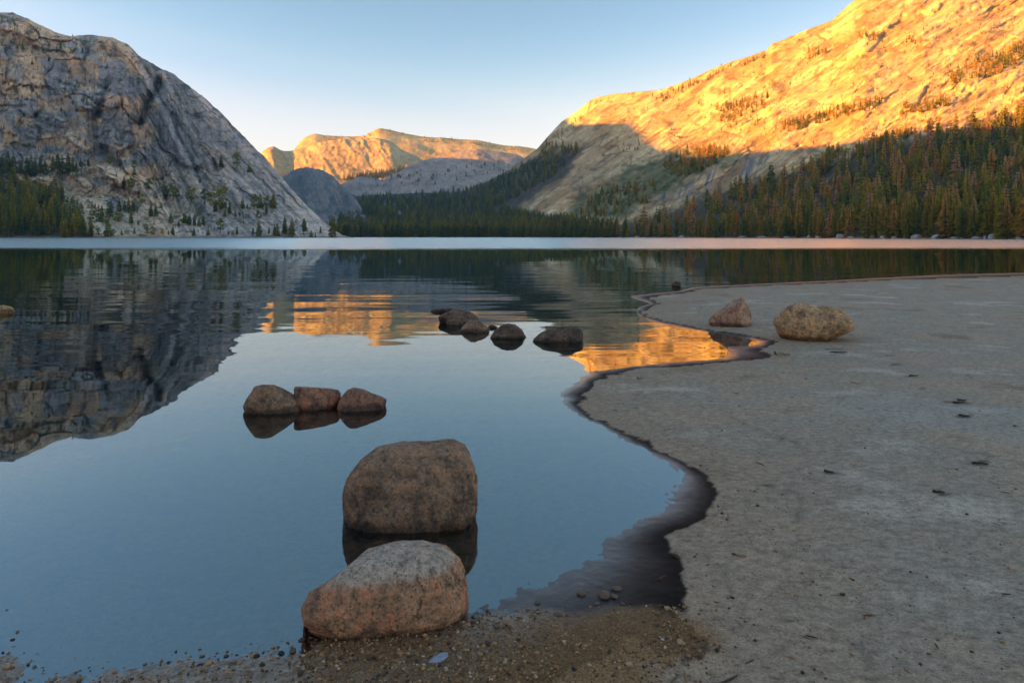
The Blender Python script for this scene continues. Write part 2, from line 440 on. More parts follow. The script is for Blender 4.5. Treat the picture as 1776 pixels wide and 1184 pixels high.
T_right = Terrain('mountain', cols, R_crest, R_d0, R_d1, R_prof, 270, R_disp, R_color, granite_r, label='broad granite mountainside above the forested right shore')

# ---- small dark dome at the head of the lake
def small_disp(amp, sx, sy, seed, ang=50):
    def f(X, D, Z, PX, PY, s):
        a, c = rot(PX, PY, math.radians(ang))
        top = 1 - 0.7 * sstep(0.85, 1, s)
        return np.minimum(1, s * 6) * top * amp * (fbm2(PX / sx, PY / sy, 4, seed) + 0.6 * ridged2(c / (sx * 0.4), a / (sx * 2), 3, seed + 9) + 0.25 * fbm2(PX / 5, PY / 4, 2, seed + 5))
    return f
def small_color(c0, c1, c2, seed, ang=50):
    def f(X, D, Z, PX, PY, gz):
        a, c = rot(PX, PY, math.radians(ang))
        b = np.ones(PX.shape + (3,)) * np.array(c0)
        b = mixcol(b, c1, sstep(-0.1, 0.4, fbm2(PX / 16, PY / 10, 4, seed)) * 0.8)
        b = mixcol(b, c2, sstep(0.05, 0.5, fbm2(c / 4, a / 28, 4, seed + 3)) * 0.8)
        return b * (1 + 0.15 * fbm2(PX / 3, PY / 3, 2, seed + 7))[..., None]
    return f
cst = lambda v: (lambda x: np.full(np.shape(x), float(v)))
pr_dome = lambda s, cols: (np.sin(np.clip(s, 0, 1) * math.pi / 2) ** 1.05)[None] * np.ones((len(cols), 1))
pr_round = lambda s, cols: (0.25 * s + 0.75 * np.sin(np.clip(s, 0, 1) * math.pi / 2))[None] * np.ones((len(cols), 1))
pr_lin = lambda s, cols: (0.8 * s + 0.2 * s ** 2)[None] * np.ones((len(cols), 1))
M1c = curve([(380, 370), (430, 345), (470, 322), (496, 305), (507, 296), (528, 289), (551, 293), (575, 305), (592, 322), (609, 335), (622, 352), (632, 372), (640, 384), (660, 400)], 5)
Terrain('mountain', np.arange(380, 661, 1.6), M1c, cst(1400), curve([(380, 1900), (600, 1900), (660, 1600)]), pr_lin, 110, small_disp(16, 26, 16, 211, 60),
        small_color((0.30, 0.285, 0.265), (0.20, 0.195, 0.19), (0.42, 0.38, 0.33), 213, 60), granite, label='small grey rock dome behind the toe of the left dome')
M3c = curve([(540, 345), (594, 318), (626, 306), (650, 309), (665, 312), (690, 299), (727, 280), (764, 270), (801, 262), (828, 258), (862, 263), (896, 268), (920, 279), (980, 300), (1040, 330)])
T_whale = Terrain('mountain', np.arange(540, 1041, 2.0), M3c, cst(2550), curve([(540, 3000), (1040, 3150)]), pr_lin, 90, small_disp(10, 40, 14, 231, 25),
        small_color((0.48, 0.38, 0.31), (0.36, 0.29, 0.25), (0.58, 0.45, 0.34), 233, -20), granite_far, label='low pale whaleback of granite above the valley forest')
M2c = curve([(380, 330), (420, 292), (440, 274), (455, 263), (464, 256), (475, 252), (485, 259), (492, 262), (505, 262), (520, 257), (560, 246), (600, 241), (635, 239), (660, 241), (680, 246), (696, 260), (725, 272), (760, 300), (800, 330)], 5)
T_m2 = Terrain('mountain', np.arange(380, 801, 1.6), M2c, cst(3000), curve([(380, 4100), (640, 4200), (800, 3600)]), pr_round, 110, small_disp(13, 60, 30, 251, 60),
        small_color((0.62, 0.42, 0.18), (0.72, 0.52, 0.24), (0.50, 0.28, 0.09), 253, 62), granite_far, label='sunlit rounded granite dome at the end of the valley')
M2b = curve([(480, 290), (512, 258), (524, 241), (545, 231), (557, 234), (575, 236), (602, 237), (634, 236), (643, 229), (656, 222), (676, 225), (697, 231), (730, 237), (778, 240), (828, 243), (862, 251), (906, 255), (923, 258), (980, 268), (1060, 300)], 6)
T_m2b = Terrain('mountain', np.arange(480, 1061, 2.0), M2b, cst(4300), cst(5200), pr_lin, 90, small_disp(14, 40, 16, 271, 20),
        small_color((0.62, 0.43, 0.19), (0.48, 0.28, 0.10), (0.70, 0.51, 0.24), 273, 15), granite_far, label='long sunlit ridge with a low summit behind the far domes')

# ---- unseen ridge beside and behind the viewer, shaped to keep the lake in evening shade
def build_shade_ridge():
    ys = np.arange(-2200, 3001, 40.0); us = np.linspace(-1, 1, 41)
    yk = [-2200, -800, 350, 712, 917, 1149, 1320, 1460, 1676, 1850, 2100, 2600, 3000]
    H = np.interp(ys, yk, [380, 350, 322, 345, 380, 474, 562, 578, 660, 705, 685, 600, 500])  # crest heights follow the shadow edge wanted on the slopes opposite
    XC = np.interp(ys, yk, [-900, -900, -920, -1000, -1150, -1330, -1450, -1560, -1800, -1800, -1750, -1500, -1300])
    wr = np.where(ys > 1640, 380, np.minimum(520, (-0.80 * np.maximum(ys, 0) - 120) - XC))
    U, Y = np.meshgrid(us, ys); X = XC[:, None] + np.where(U > 0, U * wr[:, None], U * 520)
    Z = H[:, None] * (1 - np.abs(U)) ** 0.9 + 14 * fbm2(X / 160, Y / 160, 4, 301) - 8
    v = np.stack([X, Y + 0 * X, Z], -1).reshape(-1, 3)
    col = np.ones((len(v), 4)) * np.array([0.3, 0.28, 0.25, 1])
    o = obj('ridge', mesh_from('ridge', v, grid_faces(len(ys), len(us))[:, ::-1], granite, True, {'col': ('FLOAT_COLOR', col)}))
    tag(o, 'unseen granite ridge shaped to shade the lake from the evening sun', None, None, 'structure')
build_shade_ridge()

# ------------------------------------------------------------------ beach and lake bed (one sheet), then the water
WL = [(1776, 473), (1700, 474.5), (1620, 477), (1550, 480.5), (1450, 486), (1350, 490.5), (1258, 495), (1203, 498), (1177, 505), (1142, 508), (1087, 513),
      (1109, 521), (1128, 526), (1102, 535), (1111, 549), (1137, 560), (1181, 568), (1229, 575), (1304, 589), (1326, 592.5), (1304, 600), (1267, 601), (1265, 610),
      (1254, 623), (1159, 628), (1093, 636), (1027, 645), (1001, 658), (972, 678), (969, 687), (986, 708), (1048, 741), (1117, 778), (1161, 802), (1181, 822),
      (1184, 832), (1161, 856), (1157, 881), (1112, 896), (1082, 916), (1048, 930), (1050, 960), (999, 985), (954, 1007), (900, 1024), (820, 1060), (700, 1090),
      (537, 1118), (466, 1137), (338, 1154), (236, 1167), (135, 1176), (51, 1174), (40, 1154), (20, 1147), (0, 1143), (-80, 1128)]
DL = [(1776, 480), (1550, 486), (1258, 499), (1210, 501), (1180, 510), (1144, 513), (1122, 516), (1144, 525), (1117, 535), (1124, 546), (1150, 557), (1194, 564),
      (1238, 570), (1304, 581), (1346, 590), (1330, 600), (1332, 611), (1304, 623), (1238, 629), (1159, 634), (1093, 641), (1049, 648), (1027, 664), (1005, 682),
      (1018, 706), (1053, 731), (1112, 753), (1166, 787), (1216, 817), (1240, 842), (1235, 861), (1216, 896), (1152, 926), (1152, 942), (1176, 965), (1186, 1005),
      (1206, 1019), (1181, 1044), (1191, 1069), (1226, 1083), (1243, 1118), (1221, 1148), (1196, 1150), (1147, 1138), (1097, 1113), (1048, 1143), (985, 1155), (930, 1184), (860, 1300)]
wl_w = [ground_pt(*p) for p in WL]
land = [(42, 22.5), (28, 27)] + [tuple(p) for p in wl_w] + [(-2.7, 2.3), (-5, 2.0), (-9, 1.2), (-22, -6), (-22, -40), (70, -40), (70, 10)]
dry = [(42, 22), (28, 26)] + [tuple(ground_pt(x, y, 0.02)) for x, y in DL] + [(0.0, 0.6), (-0.6, -6), (-3, -40), (70, -40), (70, 10)]
px = np.concatenate([np.arange(-2200, -160, 60), np.arange(-160, 1940, 3.6), np.arange(1940, 4200, 60)])
pyr = np.concatenate([np.arange(434, 470, 2.5), np.arange(470, 1230, 1.9), np.arange(1230, 1500, 18), np.arange(1500, 4600, 150)])
PXg, PYg = np.meshgrid(px, pyr, indexing='ij')
Dg = CH * F / (PYg - HY); Xg = (PXg - CX) / F * Dg
wob = 0.035 * fbm2(Xg / 0.16, Dg / 0.16, 4, 401) + 0.06 * fbm2(Xg / 0.6, Dg / 0.6, 3, 405)
near = np.clip(Dg / 3.0, 0.35, 2.5)
sdw = poly_sd(Xg, Dg, land)
sdd = poly_sd(Xg, Dg, dry) + wob * near * 0.9
sdw2 = sdw + wob * near * 0.35
Zg = np.where(sdw2 > 0, 0.055 * (1 - np.exp(-sdw2 / 1.3)), np.where(sdw2 > -3, 0.042 * sdw2, -0.126 + 0.09 * (sdw2 + 3)))
Zg = np.maximum(Zg, -2.6)
# gravelly margin
grav_poly = [ground_pt(*p) for p in [(-200, 1110), (0, 1140), (60, 1165), (250, 1160), (470, 1130), (560, 1085), (800, 1065), (900, 1055), (1000, 1070), (1120, 1060), (1200, 1075), (1243, 1118), (1215, 1150), (1120, 1165), (1150, 1240), (1150, 2000), (-400, 2000)]]
grav = sstep(-0.05, 0.06, poly_sd(Xg, Dg, grav_poly) + 0.05 * fbm2(Xg / 0.12, Dg / 0.12, 3, 411))
# dark wet mud in the lower left corner
Zg += 0.0022 * fbm2(Xg / 0.035, Dg / 0.035, 3, 415) * np.clip(1.5 - Dg / 12, 0.2, 1) + 0.005 * fbm2(Xg / 0.5, Dg / 0.5, 3, 417) * sstep(0, 0.8, sdw2)
Zg += grav * (0.009 * np.maximum(0, fbm2(Xg / 0.02, Dg / 0.02, 2, 419)) + 0.012 * fbm2(Xg / 0.15, Dg / 0.15, 3, 421)) * sstep(-0.15, 0.1, sdw2)
# low bar that just breaks the surface further out
bx, bd = ground_pt(1066, 466)
bar = np.exp(-(((Xg - bx) / 2.0) ** 2 + ((Dg - bd - 0.15 * np.sin(Xg * 1.3)) / 0.55) ** 2))
Zg = np.maximum(Zg, np.where(bar > 0.05, -0.05 + 0.066 * bar + 0.008 * fbm2(Xg / 0.5, Dg / 0.3, 3, 431), -9))
# old footprints, scuffs
marks = [(1541, 614, .17), (1555, 630, .2), (1581, 652, .16), (1600, 672, .13), (1663, 697, .22), (1672, 720, .2), (1440, 812, .12), (1698, 800, .2), (1450, 602, .3), (1455, 609, .22), (1330, 830, .1), (1640, 850, .12), (1490, 706, .08)]
dark = np.zeros_like(Zg)
for k, (mx, my, w) in enumerate(marks):
    w *= 0.45
    gx, gd = ground_pt(mx, my, 0.05)
    q = ((Xg - gx) / w) ** 2 + ((Dg - gd - 0.3 * (Xg - gx) * (1 if k % 2 else -1)) / (w * 0.55)) ** 2
    Zg -= 0.012 * np.exp(-q * 1.5) * (0.6 + 0.5 * fbm2(Xg / 0.08, Dg / 0.08, 2, 440 + k))
    dark = np.maximum(dark, sstep(1.3, 0.3, q + 0.8 * fbm2(Xg / 0.06, Dg / 0.06, 3, 460 + k)))
wet = sstep(0.012, -0.012, sdd + 0.03 * fbm2(Xg / 0.05, Dg / 0.05, 3, 453)) * sstep(-6, 0, sdw2 + 5)
wet = wet * (1 - sstep(-0.03, -0.3, sdw2) * (0.8 + 0.18 * fbm2(Xg / 0.5, Dg / 0.4, 4, 451)))
wet = np.maximum(wet, sstep(0.02, 0.3, bar))
edge = sstep(0.0, 1.0, np.clip(sdw2 / np.maximum(sdw2 - sdd, 0.02), 0, 1))      # 0 at the water, 1 at the dry line
# pale dried crust
crust = sstep(0.15, 0.45, fbm2(Xg / 0.9, Dg / 0.35, 5, 471) * 0.6 + 0.75 * np.exp(-(((Xg - ground_pt(1640, 720)[0]) / 1.0) ** 2 + ((Dg - ground_pt(1640, 720)[1]) / 0.8) ** 2)) - 0.12)
crust = np.maximum(crust * sstep(0.2, 1.5, sdd), 0)
drift = 0
for dl_, wd_ in ((0.42, 0.022), (0.95, 0.03), (1.9, 0.05), (3.2, 0.08)):                # old high-water drift lines
    dn_ = 0.22 * fbm2(Xg / 0.9, Dg / 0.9, 4, 481) * dl_ ** 0.5
    drift = np.maximum(drift, np.exp(-((sdd - dl_ - dn_) / wd_) ** 2) * sstep(-0.1, 0.3, fbm2(Xg / 0.5, Dg / 0.5, 3, int(483 + dl_ * 10))))
dark = np.maximum(dark, 0.55 * drift * sstep(0.0, 0.5, fbm2(Xg / 0.03, Dg / 0.03, 3, 487) + 0.2))
under = sstep(-0.02, -0.25, sdw2)                                                            # silt and algae patches on the lake bed
dark = np.maximum(dark, 1.6 * under * sstep(-0.12, 0.3, fbm2(Xg / 0.33, Dg / 0.30, 5, 491, 0.62)))
crust = np.maximum(crust, under * sstep(0.25, 0.45, fbm2(Xg / 0.05, Dg / 0.05, 3, 493)))
Zg += 0.006 * fbm2(Xg / 0.22, Dg / 0.14, 3, 489) * sstep(0.2, 1.2, sdd)
v = np.stack([Xg, Dg, Zg], -1).reshape(-1, 3)

def beach_mat():
    m, n, l, b = new_mat('wet_and_dry_sand')
    A = lambda nm: N(n, 'ShaderNodeAttribute', attribute_name=nm).outputs['Fac']
    wet_, edge_, crust_, grav_, dark_ = A('wet'), A('edge'), A('crust'), A('gravel'), A('dark')
    geo = N(n, 'ShaderNodeNewGeometry'); P = geo.outputs['Position']
    mp = N(n, 'ShaderNodeMapping'); mp.inputs['Scale'].default_value = (1, 1.3, 1); l.new(P, mp.inputs[0])
    nA = noise_node(n, l, mp.outputs[0], 0.7, 8, 0.68)
    nB = noise_node(n, l, mp.outputs[0], 22, 8, 0.78)
    nC = noise_node(n, l, P, 120, 4, 0.75)
    nD = noise_node(n, l, P, 38, 3, 0.6)
    c = ramp(n, l, nA.outputs[0], [(0.36, (0.31, 0.235, 0.17)), (0.44, (0.49, 0.365, 0.25)), (0.54, (0.39, 0.32, 0.24)), (0.64, (0.61, 0.50, 0.38))]).outputs[0]
    c = mixc(n, l, math_node(n, l, 'MULTIPLY', A('brown'), 0.6), c, (0.40, 0.26, 0.16))
    f = ramp(n, l, nB.outputs[0], [(0.34, (0.55, 0.54, 0.53)), (0.5, (1, 1, 1)), (0.66, (1.35, 1.33, 1.3))]).outputs[0]
    c = mixc(n, l, 1.0, c, f, 'MULTIPLY')
    g = ramp(n, l, nC.outputs[0], [(0.32, (0.45, 0.42, 0.4)), (0.48, (1, 1, 1)), (0.66, (1.3, 1.28, 1.25)), (0.74, (1.9, 1.75, 1.5))]).outputs[0]
    c = mixc(n, l, 0.85, c, g, 'MULTIPLY')
    fl = ramp(n, l, nD.outputs[0], [(0.27, (1, 1, 1)), (0.33, (0, 0, 0))]).outputs[0]
    c = mixc(n, l, math_node(n, l, 'MULTIPLY', fl, 0.6), c, (0.05, 0.04, 0.03))
    cr = math_node(n, l, 'MULTIPLY', crust_, ramp(n, l, nB.outputs[0], [(0.42, (0, 0, 0)), (0.6, (1, 1, 1))]).outputs[0])
    c = mixc(n, l, math_node(n, l, 'MULTIPLY', cr, 0.75), c, (0.46, 0.42, 0.36))
    gv = ramp(n, l, nC.outputs[0], [(0.3, (0.07, 0.034, 0.018)), (0.45, (0.29, 0.14, 0.05)), (0.6, (0.46, 0.25, 0.10)), (0.72, (0.6, 0.42, 0.24))]).outputs[0]
    c = mixc(n, l, math_node(n, l, 'MULTIPLY', grav_, 0.85), c, gv)
    c = mixc(n, l, math_node(n, l, 'MULTIPLY', dark_, 0.55), c, (0.035, 0.028, 0.024))
    wd = mixc(n, l, 1.0, c, (0.038, 0.043, 0.058), 'MULTIPLY')
    wd = mixc(n, l, math_node(n, l, 'MULTIPLY', grav_, 0.65), wd, c)
    c = mixc(n, l, wet_, c, wd)
    l.new(c, b.inputs['Base Color'])
    rw = math_node(n, l, 'MULTIPLY_ADD', edge_, 0.3, 0.34)
    r = N(n, 'ShaderNodeMix'); l.new(wet_, r.inputs[0]); r.inputs[2].default_value = 0.9; l.new(rw, r.inputs[3])
    l.new(r.outputs[0], b.inputs['Roughness'])
    sp = N(n, 'ShaderNodeMix'); l.new(wet_, sp.inputs[0]); sp.inputs[2].default_value = 0.15; l.new(math_node(n, l, 'MULTIPLY_ADD', edge_, -0.6, 0.65), sp.inputs[3])
    l.new(sp.outputs[0], b.inputs['Specular IOR Level'])
    film = math_node(n, l, 'MULTIPLY', wet_, math_node(n, l, 'POWER', math_node(n, l, 'SUBTRACT', 1.0, edge_), 3.0))
    l.new(math_node(n, l, 'MULTIPLY', film, 0.6), b.inputs['Coat Weight']); b.inputs['Coat Roughness'].default_value = 0.12; b.inputs['Coat IOR'].default_value = 1.7
    b1 = n.new('ShaderNodeBump'); b1.inputs['Distance'].default_value = 0.004; b1.inputs['Strength'].default_value = 0.9
    l.new(nC.outputs[0], b1.inputs['Height'])
    b2 = n.new('ShaderNodeBump'); b2.inputs['Distance'].default_value = 0.006; b2.inputs['Strength'].default_value = 0.5
    l.new(nB.outputs[0], b2.inputs['Height']); l.new(b1.outputs[0], b2.inputs['Normal'])
    l.new(b2.outputs[0], b.inputs['Normal'])
    return m
me = mesh_from('beach', v, grid_faces(len(px), len(pyr))[:, ::-1], beach_mat(), True,
               {'wet': ('FLOAT', wet), 'edge': ('FLOAT', edge), 'crust': ('FLOAT', crust), 'gravel': ('FLOAT', grav), 'dark': ('FLOAT', dark), 'brown': ('FLOAT', np.exp(-np.maximum(sdd, 0) / 0.9))})
beach = tag(obj('beach', me), 'flat grey sand beach running under the shallow lake edge', None, None, 'structure')

def beach_z(x, d):
    i = (np.clip(np.searchsorted(px, CX + x / d * F), 1, len(px) - 1)); j = np.clip(np.searchsorted(pyr, HY + CH * F / d), 1, len(pyr) - 1)
    return float(Zg[i, j])

def simple_mat(name, colr, rough=0.9, var=0.3, scale=8.0):
    m, n, l, b = new_mat(name)
    geo = N(n, 'ShaderNodeNewGeometry')
    nz = noise_node(n, l, geo.outputs['Position'], scale, 5, 0.6)
    r = ramp(n, l, nz.outputs[0], [(0.3, tuple(x * (1 - var) for x in colr)), (0.7, tuple(min(1, x * (1 + var)) for x in colr))])
    l.new(r.outputs[0], b.inputs['Base Color']); b.inputs['Roughness'].default_value = rough
    b.inputs['Specular IOR Level'].default_value = 0.25
    return m
bedm = simple_mat('lake_bed_silt', (0.05, 0.05, 0.045), 0.95, 0.4, 0.2)
q = 9000.0
ob = obj('ground', mesh_from('ground', [(-q, -q, -6), (q, -q, -6), (q, q, -6), (-q, q, -6)], [(0, 1, 2, 3)], bedm, False))
tag(ob, 'deep lake bed and ground under the valley', None, None, 'structure')

def water_mat():
    m, n, l, b = new_mat('lake_water'); n.remove(b)
    out = n['Material Output']
    geo = N(n, 'ShaderNodeNewGeometry'); P = geo.outputs['Position']
    sep = N(n, 'ShaderNodeSeparateXYZ'); l.new(P, sep.inputs[0])
    # breeze reaches the middle of the lake, not the near bay
    mpe = N(n, 'ShaderNodeMapping'); mpe.inputs['Scale'].default_value = (0.02, 0.09, 1); l.new(P, mpe.inputs[0])
    edge = noise_node(n, l, mpe.outputs[0], 1.0, 4, 0.6)
    dist = math_node(n, l, 'MULTIPLY_ADD', edge.outputs[0], 34.0, sep.outputs[1])
    wind = ramp(n, l, math_node(n, l, 'DIVIDE', dist, 200.0), [(0.42, (0, 0, 0)), (0.52, (1, 1, 1))]).outputs[0]
    mid = ramp(n, l, math_node(n, l, 'DIVIDE', sep.outputs[1], 40.0), [(0.08, (0.0, 0.0, 0.0)), (0.14, (0.12, 0.12, 0.12)), (0.22, (0.45, 0.45, 0.45)), (0.34, (1, 1, 1)), (0.5, (0.6, 0.6, 0.6)), (1.0, (0.1, 0.1, 0.1))]).outputs[0]
    def slopes(sx, sy, detail, amp):
        mp = N(n, 'ShaderNodeMapping'); mp.inputs['Scale'].default_value = (sx, sy, 1); l.new(P, mp.inputs[0])
        t = noise_node(n, l, mp.outputs[0], 1.0, detail, 0.5)
        s = N(n, 'ShaderNodeVectorMath', operation='SUBTRACT'); l.new(t.outputs['Color'], s.inputs[0]); s.inputs[1].default_value = (0.5, 0.5, 0.5)
        k = N(n, 'ShaderNodeVectorMath', operation='MULTIPLY'); l.new(s.outputs[0], k.inputs[0]); k.inputs[1].default_value = (amp * 0.3, amp, 0)
        return k.outputs[0]
    a = slopes(0.2, 1.5, 2, 0.10)
    c = slopes(0.5, 5.0, 2, 0.08)
    ad = N(n, 'ShaderNodeVectorMath', operation='ADD'); l.new(a, ad.inputs[0]); l.new(c, ad.inputs[1])
    patch = noise_node(n, l, P, 0.12, 2, 0.5)
    amt = math_node(n, l, 'MULTIPLY', mid, ramp(n, l, patch.outputs[0], [(0.35, (0.35, 0.35, 0.35)), (0.65, (1, 1, 1))]).outputs[0])
    amt = math_node(n, l, 'MAXIMUM', amt, 0.035)
    sc = N(n, 'ShaderNodeVectorMath', operation='SCALE'); l.new(ad.outputs[0], sc.inputs[0]); l.new(amt, sc.inputs['Scale'])
    wv = slopes(0.5, 1.1, 3, 0.55)
    sw = N(n, 'ShaderNodeVectorMath', operation='SCALE'); l.new(wv, sw.inputs[0]); l.new(wind, sw.inputs['Scale'])
    ad2 = N(n, 'ShaderNodeVectorMath', operation='ADD'); l.new(sc.outputs[0], ad2.inputs[0]); l.new(sw.outputs[0], ad2.inputs[1])
    nn = N(n, 'ShaderNodeVectorMath', operation='ADD'); l.new(ad2.outputs[0], nn.inputs[0]); nn.inputs[1].default_value = (0, 0, 1)
    no = N(n, 'ShaderNodeVectorMath', operation='NORMALIZE'); l.new(nn.outputs[0], no.inputs[0])
    gl = N(n, 'ShaderNodeBsdfGlossy'); l.new(no.outputs[0], gl.inputs['Normal'])
    rr = math_node(n, l, 'MULTIPLY_ADD', wind, 0.24, 0.01); l.new(rr, gl.inputs['Roughness'])
    gl.inputs['Color'].default_value = (0.86, 0.97, 1.0, 1)
    tr = N(n, 'ShaderNodeBsdfTransparent'); tr.inputs[0].default_value = (0.66, 0.84, 0.90, 1)
    fr = N(n, 'ShaderNodeFresnel'); fr.inputs['IOR'].default_value = 3.6
    mx = N(n, 'ShaderNodeMixShader'); l.new(fr.outputs[0], mx.inputs[0]); l.new(tr.outputs[0], mx.inputs[1]); l.new(gl.outputs[0], mx.inputs[2])
    l.new(mx.outputs[0], out.inputs['Surface'])
    return m
wm = water_mat()
vw = [(-1500, -60, 0), (1500, -60, 0), (1500, 1150, 0), (-1500, 1150, 0)]
tag(obj('lake_water', mesh_from('lake_water', vw, [(0, 1, 2, 3)], wm, False)), 'calm clear lake reflecting mountains and evening sky', None, None, 'structure')

# ------------------------------------------------------------------ boulders
def rock_mat(name, c_dark, c_mid, c_light, top=None, top_h=0.2, wetline=0.05, grain=55.0, blot=5.0, warm=None):
    m, n, l, b = new_mat(name)
    geo = N(n, 'ShaderNodeNewGeometry'); P = geo.outputs['Position']
    sep = N(n, 'ShaderNodeSeparateXYZ'); l.new(P, sep.inputs[0])
    nA = noise_node(n, l, P, blot, 5, 0.6); nB = noise_node(n, l, P, grain, 4, 0.7); nC = noise_node(n, l, P, grain * 0.28, 6, 0.65)
    vo = N(n, 'ShaderNodeTexVoronoi'); vo.inputs['Scale'].default_value = grain * 2.2; l.new(P, vo.inputs['Vector'])
    c = ramp(n, l, nA.outputs[0], [(0.34, c_dark), (0.5, c_mid), (0.66, c_light)]).outputs[0]
    if warm: c = mixc(n, l, ramp(n, l, nC.outputs[0], [(0.48, (0, 0, 0)), (0.62, (0.8, 0.8, 0.8))]).outputs[0], c, warm)
    if top:
        hz = math_node(n, l, 'ADD', sep.outputs[2], math_node(n, l, 'MULTIPLY_ADD', nC.outputs[0], 0.05, -0.025))
        t = N(n, 'ShaderNodeMapRange'); t.inputs[1].default_value = top_h - 0.012; t.inputs[2].default_value = top_h + 0.012; l.new(hz, t.inputs[0])
        c = mixc(n, l, math_node(n, l, 'MULTIPLY', t.outputs[0], 0.8), c, top)
    c = mixc(n, l, 0.9, c, ramp(n, l, nB.outputs[0], [(0.3, (0.35, 0.34, 0.34)), (0.46, (0.95, 0.95, 0.95)), (0.6, (1.2, 1.18, 1.15)), (0.72, (1.7, 1.6, 1.5))]).outputs[0], 'MULTIPLY')
    c = mixc(n, l, 0.8, c, ramp(n, l, nC.outputs[0], [(0.34, (0.42, 0.4, 0.4)), (0.5, (1, 1, 1)), (0.7, (1.25, 1.22, 1.2))]).outputs[0], 'MULTIPLY')
    sp = ramp(n, l, vo.outputs['Color'], [(0.78, (0, 0, 0)), (0.85, (1, 1, 1))]).outputs[0]
    c = mixc(n, l, math_node(n, l, 'MULTIPLY', sp, 0.55), c, (0.03, 0.025, 0.022))
    ck = N(n, 'ShaderNodeTexVoronoi', feature='DISTANCE_TO_EDGE'); ck.inputs['Scale'].default_value = blot * 0.55
    dsv = N(n, 'ShaderNodeVectorMath', operation='MULTIPLY_ADD'); l.new(nC.outputs['Color'], dsv.inputs[0]); dsv.inputs[1].default_value = (0.25 / blot * 2,) * 3; l.new(P, dsv.inputs[2])
    l.new(dsv.outputs[0], ck.inputs['Vector'])
    crk = math_node(n, l, 'MULTIPLY', ramp(n, l, ck.outputs['Distance'], [(0.0, (1, 1, 1)), (0.022, (0, 0, 0))]).outputs[0], ramp(n, l, nA.outputs[0], [(0.53, (0, 0, 0)), (0.62, (1, 1, 1))]).outputs[0])
    c = mixc(n, l, math_node(n, l, 'MULTIPLY', crk, 0.5), c, (0.025, 0.02, 0.018))
    nL = noise_node(n, l, P, blot * 2.2, 7, 0.7)
    lich = ramp(n, l, nL.outputs[0], [(0.60, (0, 0, 0)), (0.66, (1, 1, 1))]).outputs[0]
    c = mixc(n, l, math_node(n, l, 'MULTIPLY', lich, 0.3), c, (0.42, 0.40, 0.36))
    # waterline stain: the damp foot of the stone
    wz = math_node(n, l, 'ADD', sep.outputs[2], math_node(n, l, 'MULTIPLY_ADD', nC.outputs[0], 0.06, -0.03))
    w = N(n, 'ShaderNodeMapRange'); w.inputs[1].default_value = wetline; w.inputs[2].default_value = wetline - 0.035; l.new(wz, w.inputs[0])
    c = mixc(n, l, math_node(n, l, 'MULTIPLY', w.outputs[0], 0.8), c, mixc(n, l, 1.0, c, (0.22, 0.19, 0.17), 'MULTIPLY'))
    l.new(c, b.inputs['Base Color'])
    rg = math_node(n, l, 'MULTIPLY_ADD', w.outputs[0], -0.4, 0.85); l.new(rg, b.inputs['Roughness'])
    b.inputs['Specular IOR Level'].default_value = 0.3
    b1 = n.new('ShaderNodeBump'); b1.inputs['Distance'].default_value = 0.006; b1.inputs['Strength'].default_value = 1.0; l.new(nB.outputs[0], b1.inputs['Height'])
    b2 = n.new('ShaderNodeBump'); b2.inputs['Distance'].default_value = 0.03; b2.inputs['Strength'].default_value = 0.9; l.new(nC.outputs[0], b2.inputs['Height'])
    l.new(b1.outputs[0], b2.inputs['Normal'])
    b3 = n.new('ShaderNodeBump'); b3.invert = True; b3.inputs['Distance'].default_value = 0.01; b3.inputs['Strength'].default_value = 0.8; l.new(crk, b3.inputs['Height'])
    l.new(b2.outputs[0], b3.inputs['Normal']); l.new(b3.outputs[0], b.inputs['Normal'])
    return m

_ico = {}
def ico(level):
    if level not in _ico:
        bm = bmesh.new(); bmesh.ops.create_icosphere(bm, subdivisions=level, radius=1.0)
        vv = np.array([v.co[:] for v in bm.verts]); ff = np.array([[v.index for v in f.verts] for f in bm.faces]); bm.free()
        _ico[level] = (vv / np.linalg.norm(vv, axis=1)[:, None], ff)
    return _ico[level]

